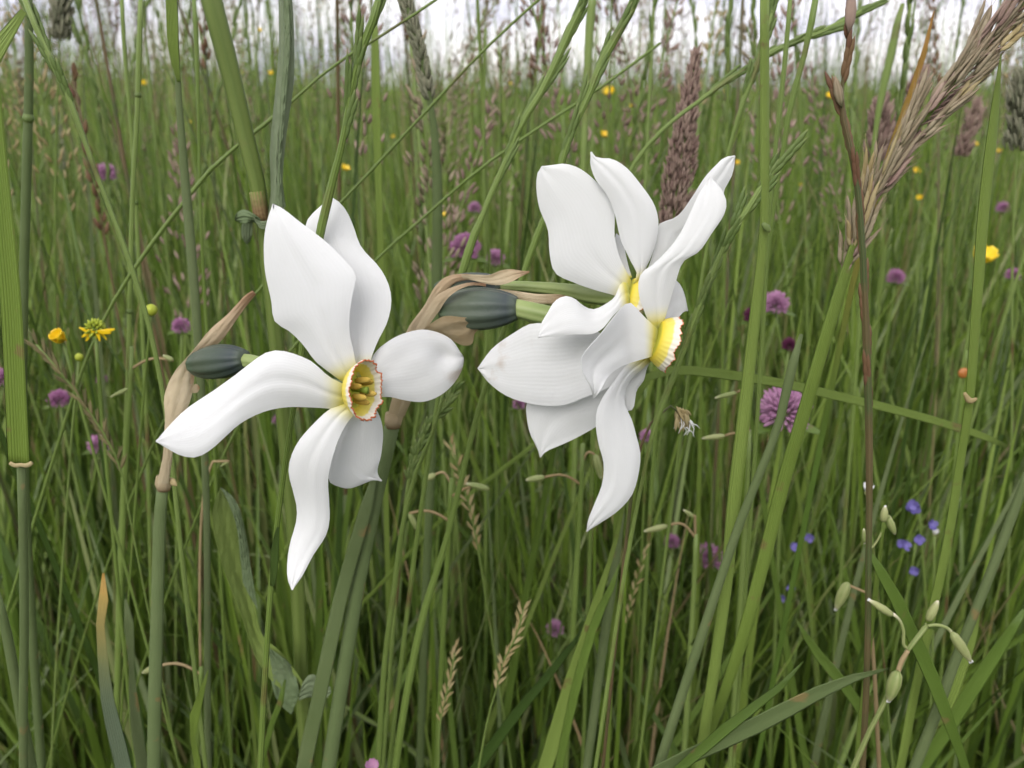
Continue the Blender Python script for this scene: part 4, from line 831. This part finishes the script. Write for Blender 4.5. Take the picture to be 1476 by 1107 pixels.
def head_of_carpels(root, c, R_, mat, n=46):
    mb = MB()
    for k in range(n):
        z = 1 - 2 * (k + .5) / n; rr = math.sqrt(1 - z * z); th = k * 2.39996
        o = np.array([rr * math.cos(th), rr * math.sin(th), z])
        mb.lens(c + o * R_ * .45, o + np.array([0, 0, .3]), R_ * .62, R_ * .36, 5)
    return mb.build('carpel_head', mat, root, kind='stuff')
buttercup('open yellow buttercup cup beside the fading buttercup', 91, 480, .215, 40, (-.25, -.55, .8), .80, 60, dx=16, seed=.5)
r, p = flower_stalk('buttercup', 'fading buttercup with green seed head and ragged drooping petals', 'flower', 138, 480, .215, 6, 150, dx=12)
head_of_carpels(r, p[0] + np.array([0, 0, .0012]), wid(p[0], 15), 'butter_head')
for k, (dx, dy, w) in enumerate(((-24, -6, 6), (-20, 8, 5), (-14, 14, 6), (22, 2, 7), (28, -4, 6), (16, 12, 5), (6, 14, 5))):
    leaf_on(r, [(138, 478, 3), (138 + dx * .55, 478 + dy * .3, w), (138 + dx, 478 + dy, 2)], .2135 + .0006 * (k % 3), 'butter_petal', .2, .2, part='petal', n=8)
for lab, x, y, s in (('round green buttercup bud on a thin stalk near the spathe', 218, 447, 9), ('tiny pale bud below the open yellow buttercup', 114, 515, 6)):
    r, p = flower_stalk('buttercup_bud', lab, 'flower bud', x, y, .215 if s > 7 else .23, 4, 110, dx=-10)
    c = p[0]; R_ = wid(c, s)
    MB().tube([c + np.array([0, 0, R_ * q]) for q in (-.9, -.6, 0, .5, .85, 1.0)], [R_ * q for q in (.3, .75, 1, .85, .5, .1)], 12).build('bud', 'butter_head', r)
BG = 'yellow buttercups scattered through the meadow'
for i, (x, y, Y, s, lab) in enumerate((
        (1413, 362, .36, 52, 'yellow buttercup beside the tall pointed leaf'), (497, 240, .62, 18, 'yellow buttercup beyond the slender spike above the single daffodil'),
        (642, 307, .60, 14, 'yellow buttercup just left of the long arching rye spike'), (870, 192, .62, 18, 'yellow buttercup between the two rye spikes and the purple plume'),
        (878, 130, .75, 24, 'spread yellow buttercup high between the rye spikes'), (1197, 136, .70, 18, 'yellow buttercup against the horizon left of the dark rye spike'),
        (1061, 233, .80, 12, 'small yellow buttercup right of the topmost petal tip'), (1325, 283, .85, 12, 'small yellow buttercup under the brome plume'),
        (1320, 244, .9, 14, 'small yellow buttercup just above another under the brome plume'), (1404, 206, .8, 13, 'small yellow buttercup beside the tip of the tall pointed leaf'),
        (1440, 217, .9, 11, 'small yellow buttercup right of the tall pointed leaf'), (1304, 98, 1.0, 10, None), (1336, 97, 1.0, 10, None), (374, 42, .9, 10, 'yellow buttercup against the sky by the rolled leaf'),
        (352, 104, 1.0, 9, None), (391, 104, 1.0, 10, None), (1080, 290, 1.0, 9, None), (208, 118, .9, 13, 'yellow buttercup by the red jointed thin culm'), (1045, 130, 1.1, 9, None), (567, 196, 1.0, 9, None),
        (910, 152, 1.0, 8, None), (273, 176, 1.0, 9, None), (1310, 215, 1.1, 9, None), (1425, 150, 1.1, 9, None), (1155, 265, 1.2, 8, None), (735, 120, 1.3, 8, None), (620, 250, 1.2, 7, None))):
    buttercup(lab or 'tiny far off yellow buttercup among the grass', x, y, Y, s, (random.uniform(-.4, .4), random.uniform(-.75, -.2), .8), random.uniform(1.0, 1.3), 90, BG, seed=i * .7)

def clover(label, x, y, Y, size, mat='clover_floret', group='pink clover heads in the grass', n=150, leaves=True):
    r, p = flower_stalk('red_clover', label, 'flower', x, y + size * .25, Y, max(4, size * .07), 110, group)
    R_ = wid(p[0], size) * .5; c = p[0] + np.array([0, 0, R_ * .45]); mb = MB()
    for k in range(n):
        z = 1 - 1.75 * (k + .5) / n; rr = math.sqrt(max(0, 1 - z * z)); th = k * 2.39996
        o = np.array([rr * math.cos(th), rr * math.sin(th), z])
        b = c + o * R_ * .30; d = o + np.array([0, 0, .5]) + np.random.default_rng(k).normal(0, .14, 3)
        mb.lens(b, d, R_ * random.uniform(.50, .72), R_ * .125, 5, .8, rnd=random.random() * .4, prof=((0, .4), (.4, .6), (.7, 1), (.9, .8), (1, .2)))
    mb.build('flower_head', mat, r, kind='stuff')
    if leaves:
        for s in (-1, 1, .3):
            q = p[0] - np.array([0, 0, R_ * .1])
            o = smooth([[*q, .0004], [*(q + np.array([s * R_ * .7, -R_ * .3, R_ * .05])), R_ * .24], [*(q + np.array([s * R_ * 1.3, -R_ * .5, -R_ * .12])), .0002]], 10)
            MB().tube(o[:, :3], o[:, 3], 8, .12, .2, V=(0, -.4, 1)).build('leaf', 'blade', r)
    return r
for x, y, Y, s, lab in ((262, 470, .34, 30, 'small pink clover head left of the tan spathe tip'), (143, 640, .34, 34, 'pink clover head under the dark loose panicle'), (86, 575, .36, 34, 'pale pink clover head below the open yellow buttercup'),
                        (671, 358, .36, 52, 'magenta clover head beside the long arching rye spike'), (714, 373, .40, 34, 'dusky pink clover head just right of the magenta one'),
                        (1117, 438, .36, 44, 'pink clover head beside the tall pale culm'), (1128, 590, .30, 84, 'large pink clover head crossed by the level lying leaf'),
                        (1021, 802, .36, 48, 'pink clover head low under the twin blooms'), (968, 780, .40, 26, 'small half hidden pink clover beside the low pink clover'),
                        (1290, 400, .48, 30, 'pink clover head beyond the dark brownish rye spike'), (1459, 396, .45, 24, 'pink clover head right of the tall pointed leaf stalk'),
                        (155, 250, .55, 34, 'dusky pink clover beyond the slanting pale spike'), (684, 300, .55, 22, 'faint pink clover above the magenta one'), (5, 545, .36, 34, 'pink clover head behind the broad collared leaf'),
                        (932, 628, .30, 24, 'pink clover head peeping behind the long drooping petal'), (800, 905, .33, 30, 'dark pink clover shaded under the sedge head'), (148, 547, .45, 18, 'tiny pink clover below the fading buttercup'),
                        (748, 582, .40, 22, 'pink clover just under the worn petal tip'), (400, 605, .42, 16, 'tiny pink clover seen below the long side petal'), (1445, 300, .8, 22, 'far dusky clover beyond the tall pointed leaf')):
    clover(lab, x, y, Y, s)
clover('dark crimson clover head still in bud left of the reed like stalk', 1137, 497, .34, 26, 'clover_dark', None)
clover('dark crimson clover beside the pink head near the tall pale culm', 1085, 455, .37, 32, 'clover_dark', None)
r, p = flower_stalk('pink_flower', 'notched pale pink flower peeping up at the foot of the long glaucous leaf', 'flower', 538, 1108, .175, 5, 60)
petal_cup(r, p[0], (0, -.5, .9), 5, .0034, .0011, .9, 'clover_floret', notch=True)

# white stitchwort flowers
for lab, x, y, Y, s in (('white starry chickweed flower behind the dark brownish rye spike', 1250, 703, .20, 30), ('small white chickweed flower near the blue speedwell', 1347, 764, .27, 18)):
    r, p = flower_stalk('chickweed_flower', lab, 'flower', x, y + 6, Y, 4, 120)
    petal_cup(r, p[0], (-.1, -.35, .9), 5, wid(p[0], s) * .55, wid(p[0], s) * .15, .8, 'white_petal', .4, notch=True)
    MB().lens(p[0] - np.array([0, 0, .0012]), (0, 0, 1), .0022, .0016, 8).build('calyx', 'capsule', r)
# blue speedwell spikes
for lab, x, y, Y in (('blue speedwell spike beside the small white chickweed flower', 1325, 745, .27), ('blue speedwell low behind the slanting blade', 1320, 800, .30), ('blue speedwell left of the dark brownish rye spike', 1152, 786, .30), ('blue speedwell half hidden behind the leaning brome leaf', 1130, 830, .33)):
    r, p = flower_stalk('speedwell', lab, 'flower', x, y - 15, Y, 4, 130)
    for k in range(7 if x > 1322 else 2):
        c = p[0] + np.array([random.uniform(-.006, .006), random.uniform(-.004, .003), random.uniform(-.016, .004)])
        petal_cup(r, c, (random.uniform(-.5, .5), -.8, .4), 4, .0026, .0011, 1.25, 'blue_petal', random.random(), part='petal', cup=.15)
        MB().tube([c, [p[0][0], p[0][1], c[2] - .002]], [.0002, .0002], 4).build('pedicel', 'culm', r)

# chickweed (mouse-ear) with nodding capsules
def capsule(root, a, b, w, Y, split=True):
    pa, pb = P(*a, Y), P(*b, Y); d = pb - pa; L = np.linalg.norm(d)
    ob = MB().lens(pa, d, L, wid(pa, w) * .82, 14, 1.0, prof=((0, .35), (.12, .8), (.4, 1), (.7, .82), (.9, .5), (1, .22))).build('capsule', 'capsule', root)
    if split:
        for s in (-1, 0, 1):
            lat = unit(np.cross(d, (0, -1, 0)))
            MB().lens(pb - d * .06, unit(d) + lat * s * .35, L * .14, wid(pa, w) * .22, 5, .5).build('tooth', 'white_petal', ob)
def wire(root, px, Y, part='branch', mat='capsule', n=16):
    p = smooth([[*P(x, y, Y), wid(P(x, y, Y), w) / 2] for x, y, w in px], n); MB().tube(p[:, :3], p[:, 3], 8).build(part, mat, root)
yC = .152
CK, p_, q_ = stem('mouse ear chickweed with three nodding capsules on forking stalks', [(1337, 900, 7), (1318, 925, 7), (1303, 945, 7), (1288, 985, 6), (1275, 1012, 7), (1255, 1050, 7), (1238, 1088, 8), (1228, 1112, 8)], yC, 'capsule', 0, 'chickweed', 'plant', 'stem', 50)
capsule(CK, (1337, 895), (1352, 866), 16, yC, False); capsule(CK, (1372, 912), (1399, 953), 19, yC - .001); capsule(CK, (1294, 968), (1281, 1010), 25, yC - .002); capsule(CK, (1287, 887), (1253, 865), 14, yC)
wire(CK, [(1337, 902, 5), (1352, 901, 5), (1366, 906, 5), (1373, 914, 5)], yC - .0005); wire(CK, [(1310, 936, 5), (1303, 930, 5), (1302, 908, 5), (1296, 893, 4), (1287, 885, 5)], yC)
wire(CK, [(1309, 938, 6), (1300, 952, 7), (1294, 970, 7)], yC - .001, mat='dry')
for a, b in (((1300, 915), (1304, 905)), ((1336, 905), (1342, 893)), ((1330, 900), (1344, 905))): 
    pa, pb = P(*a, yC), P(*b, yC); MB().lens(pa, pb - pa, np.linalg.norm(pb - pa) * 1.6, wid(pa, 7), 6, .4).build('bract', 'blade', CK)
CK2, p_, q_ = stem('upright chickweed stalk with a pale bud beside the dark brownish rye spike', [(1274, 748, 5), (1270, 790, 5), (1263, 840, 8), (1258, 890, 7), (1250, 960, 7), (1240, 1040, 8), (1235, 1107, 9)], .175, 'blade_light', 0, 'chickweed', 'plant', 'stem', 50)
capsule(CK2, (1273, 752), (1276, 730), 14, .175); capsule(CK2, (1280, 746), (1290, 770), 14, .176, False); capsule(CK2, (1246, 782), (1245, 762), 9, .174, False)
wire(CK2, [(1273, 752, 4), (1280, 744, 4), (1284, 748, 4)], .176)
wire(CK2, [(1272, 765, 3), (1255, 790, 3), (1246, 784, 3)], .175)
CK3, p_, q_ = stem('chickweed capsule drooping by itself from a curved reddish stalk', [(1219, 842, 4), (1228, 836, 4), (1240, 837, 4), (1250, 850, 4), (1255, 900, 5), (1262, 1000, 6)], .19, 'dry', 0, 'chickweed', 'plant', 'stem', 40)
capsule(CK3, (1222, 840), (1205, 878), 20, .189)
for lab, base, caps in (('chickweed with slim capsules on a square stalk below the front bloom', (840, 640), (((857, 655), (866, 690), 14), ((785, 688), (758, 692), 12))),
                        ('chickweed with pale capsules by the nodding sedge head', (1080, 620), (((1045, 628), (1012, 632), 10), ((1062, 566), (1030, 574), 9))),
                        ('chickweed with pale capsules above the low pink clover', (1003, 770), (((962, 758), (928, 766), 11), ((1000, 745), (985, 735), 8))),
                        ('chickweed with pale capsules between the two daffodils', (650, 690), (((705, 705), (672, 697), 12), ((628, 684), (612, 692), 12), ((590, 740), (602, 765), 11))),
                        ('chickweed capsule pair between buttercups and daffodil stem', (190, 500), (((186, 560), (160, 572), 8), ((250, 520), (235, 512), 9))),
                        ('chickweed with hooked capsules low by the tall daffodil stem', (290, 960), (((228, 960), (205, 970), 12), ((330, 665), (318, 672), 6)))):
    Yc = .225
    r, p_, q_ = stem(lab, [(base[0], base[1], 6), (base[0] - 2, base[1] + 60, 7), (base[0] - 10, base[1] + 200, 8)], Yc, 'culm', 0, 'chickweed', 'plant', 'stem', 40, 8)
    for a, b, w in caps:
        capsule(r, a, b, w, Yc, False)
        j = (base[0] - 1, max(base[1] + 5, min(a[1] + 12, base[1] + 190)))
        wire(r, [(j[0], j[1], 4), ((j[0] + a[0]) / 2, min(j[1], a[1]) - 3, 4), (a[0], a[1], 4)], Yc, mat='dry')

# little orange snail shell on the pointed leaf stalk, dark insects on far stalks
c = P(1388, 538, .30); m = MB()
sp_ = [[*(c + np.array([math.cos(k * .42) * .0013 * (1 - k / 48), -.0013 * k / 48, math.sin(k * .42) * .0013 * (1 - k / 48)])), .0010 * (1 - k / 50)] for k in range(44)]
m.tube([q[:3] for q in sp_], [q[3] for q in sp_], 8, V=(0, -1, .01)); sh = m.build('snail_shell', 'shell', None, c)
sh['label'] = 'tiny orange brown snail shell on the stalk by the tall pointed leaf'; sh['category'] = 'snail'
stem('thin leaning stalk that carries the snail shell', [(1394, 505, 4), (1389, 545, 5), (1378, 650, 5), (1362, 900, 5)], .3025, 'culm', sides=6)

# ------------------------------------------------------------------ grass you can pick out one by one round the flowers
PROT = []
def rand_blade(y0, y1, x=None, tall=False):
    Y = random.uniform(y0, y1); X_ = random.uniform(-.72, .72) * Y * 1.0 if x is None else x
    h = random.uniform(.22, .36) if not tall else random.uniform(.36, .50); a = random.uniform(0, 6.28); th = abs(random.gauss(0, .18)); be = random.gauss(.15, .45 if not tall else .25)
    n = 16; s = np.linspace(0, 1, n); t = th + be * s ** 1.7; ds = h / (n - 1)
    rx = np.concatenate([[0], np.cumsum(np.sin(t)[:-1] * ds)]); rz = np.concatenate([[0], np.cumsum(np.cos(t)[:-1] * ds)])
    pts = np.stack([X_ + rx * math.cos(a), Y + rx * math.sin(a), rz - .003], 1)
    return pts, s
def zone(p):
    q = np.asarray(p) - CAM; x = PW / 2 + F * q[0] / np.dot(q, FW)
    for lim, s_ in ((150, 'near the broad collared leaf'), (340, 'near the tan spathe'), (560, 'behind the single daffodil'), (700, 'between the two daffodils'), (960, 'behind the twin blooms'),
                    (1180, 'near the tall pale culm'), (1330, 'near the dark brownish rye spike')):
        if x < lim: return s_
    return 'near the tall pointed leaf'
GL = 'grass blades growing around the daffodils'
cnt = 0; tries = 0
while cnt < 230 and tries < 3000:
    tries += 1
    pts, s = rand_blade(.24, .60, tall=(cnt % 3 == 0))
    if pts[:, 1].min() < .205: continue
    w = random.uniform(.0011, .0024) if cnt % 40 else .0011; r = w * np.clip(1.03 - s ** 2.4, .03, 1)
    mt = random.choice(['blade', 'blade', 'blade_light', 'blade_dark', 'glaucous'] if cnt % 40 else ['dry'])
    col = {'dry': 'withered straw brown', 'blade_light': 'light yellow green', 'glaucous': 'grey green', 'blade_dark': 'dark green', 'blade': 'mid green'}[mt]
    lean_ = abs(pts[-1][0] - pts[0][0]) / (pts[-1][2] + .01)
    sh = 'upright' if lean_ < .16 else ('leaning' if lean_ < .45 else 'arching')
    root = thing('leafy_grass', f"{'broad' if w > .00175 else 'narrow'} {sh} {col} grass blade {zone(pts[-1])}", 'grass', (pts[0][0], pts[0][1], 0), GL)
    MB().tube(pts[::-1], r[::-1], 8, .10, .35, twist=np.linspace(0, random.uniform(-.8, .8), len(s)) + random.uniform(-.5, .5)).build('leaf', mt, root)
    cnt += 1
# flowering stalks in the middle distance
def stalk(Y, X_, kind):
    h = random.uniform(.42, .66) + .03 * min(Y, 1.5); a = random.uniform(0, 6.28); th = abs(random.gauss(0, .09)); be = random.gauss(.06, .22)
    n = 18; s = np.linspace(0, 1, n); t = th + be * s ** 1.7; ds = h / (n - 1)
    rx = np.concatenate([[0], np.cumsum(np.sin(t)[:-1] * ds)]); rz = np.concatenate([[0], np.cumsum(np.cos(t)[:-1] * ds)])
    pts = np.stack([X_ + rx * math.cos(a), Y + rx * math.sin(a), rz - .003], 1)
    if pts[:, 1].min() < .30: return None
    hm = random.choice(['husk_purple', 'husk', 'husk_straw']); head = {'husk_purple': 'reddish', 'husk': 'brownish', 'husk_straw': 'straw'}[hm]
    lab = {'rye': 'tall stalk with flat green rye spike', 'plume': 'tall stalk with loose ' + head + ' plume', 'fox': 'tall stalk with tight grey green foxtail head', 'brown': 'tall stalk with sparse dark brown seed head'}[kind]
    root = thing('flowering_grass', lab.strip() + (', straight' if abs(pts[-1][0] - pts[0][0]) < .03 else ', bowed') + ', ' + zone(pts[-1]), 'grass', (pts[0][0], pts[0][1], 0), 'tall flowering grass stalks behind the daffodils, ' + kind)
    MB().tube(pts[::-1], np.linspace(.0005, .0012, n), 6).build('culm', 'culm' if kind != 'brown' else 'culm_brown', root)
    mb = MB(); top = pts[::-1]
    N = {'rye': 26, 'plume': 85, 'fox': 95, 'brown': 22}[kind]; span = {'rye': .26, 'plume': .22, 'fox': .11, 'brown': .16}[kind]
    for k in range(N):
        u = (k + random.random()) / N; p, d = at_t(top, u * span); d = -d; o = unit(np.array([random.gauss(0, 1), random.gauss(0, 1), 0]))
        if kind == 'rye': mb.lens(p, d + o * .18, .010, .0021, 5, .7, rnd=random.random())
        elif kind == 'brown': mb.lens(p + o * .001, d + o * .3, .007, .0024, 5, .7, rnd=random.random())
        elif kind == 'plume':
            q = p + o * (.002 + .016 * u) * random.random() + d * .01 * random.random(); mb.lens(q, d + o * .5, .0055, .0016, 4, .7, rnd=random.random())
        else: mb.lens(p + o * .0016, d + o * .6, .0048, .0013, 4, .7, rnd=random.random())
    mb.build('seed_head', {'rye': 'husk_green', 'plume': hm, 'fox': 'foxtail', 'brown': 'husk_brown'}[kind], root, kind='stuff')
    return root
cnt = 0
while cnt < 190:
    Y = .36 + 2.0 * random.random() ** 1.7
    if stalk(Y, random.uniform(-.68, .68) * Y, random.choice(['rye', 'rye', 'rye', 'plume', 'plume', 'plume', 'plume', 'fox', 'brown'])): cnt += 1
for o in bpy.data.objects:
    if '_o' in o: del o['_o']
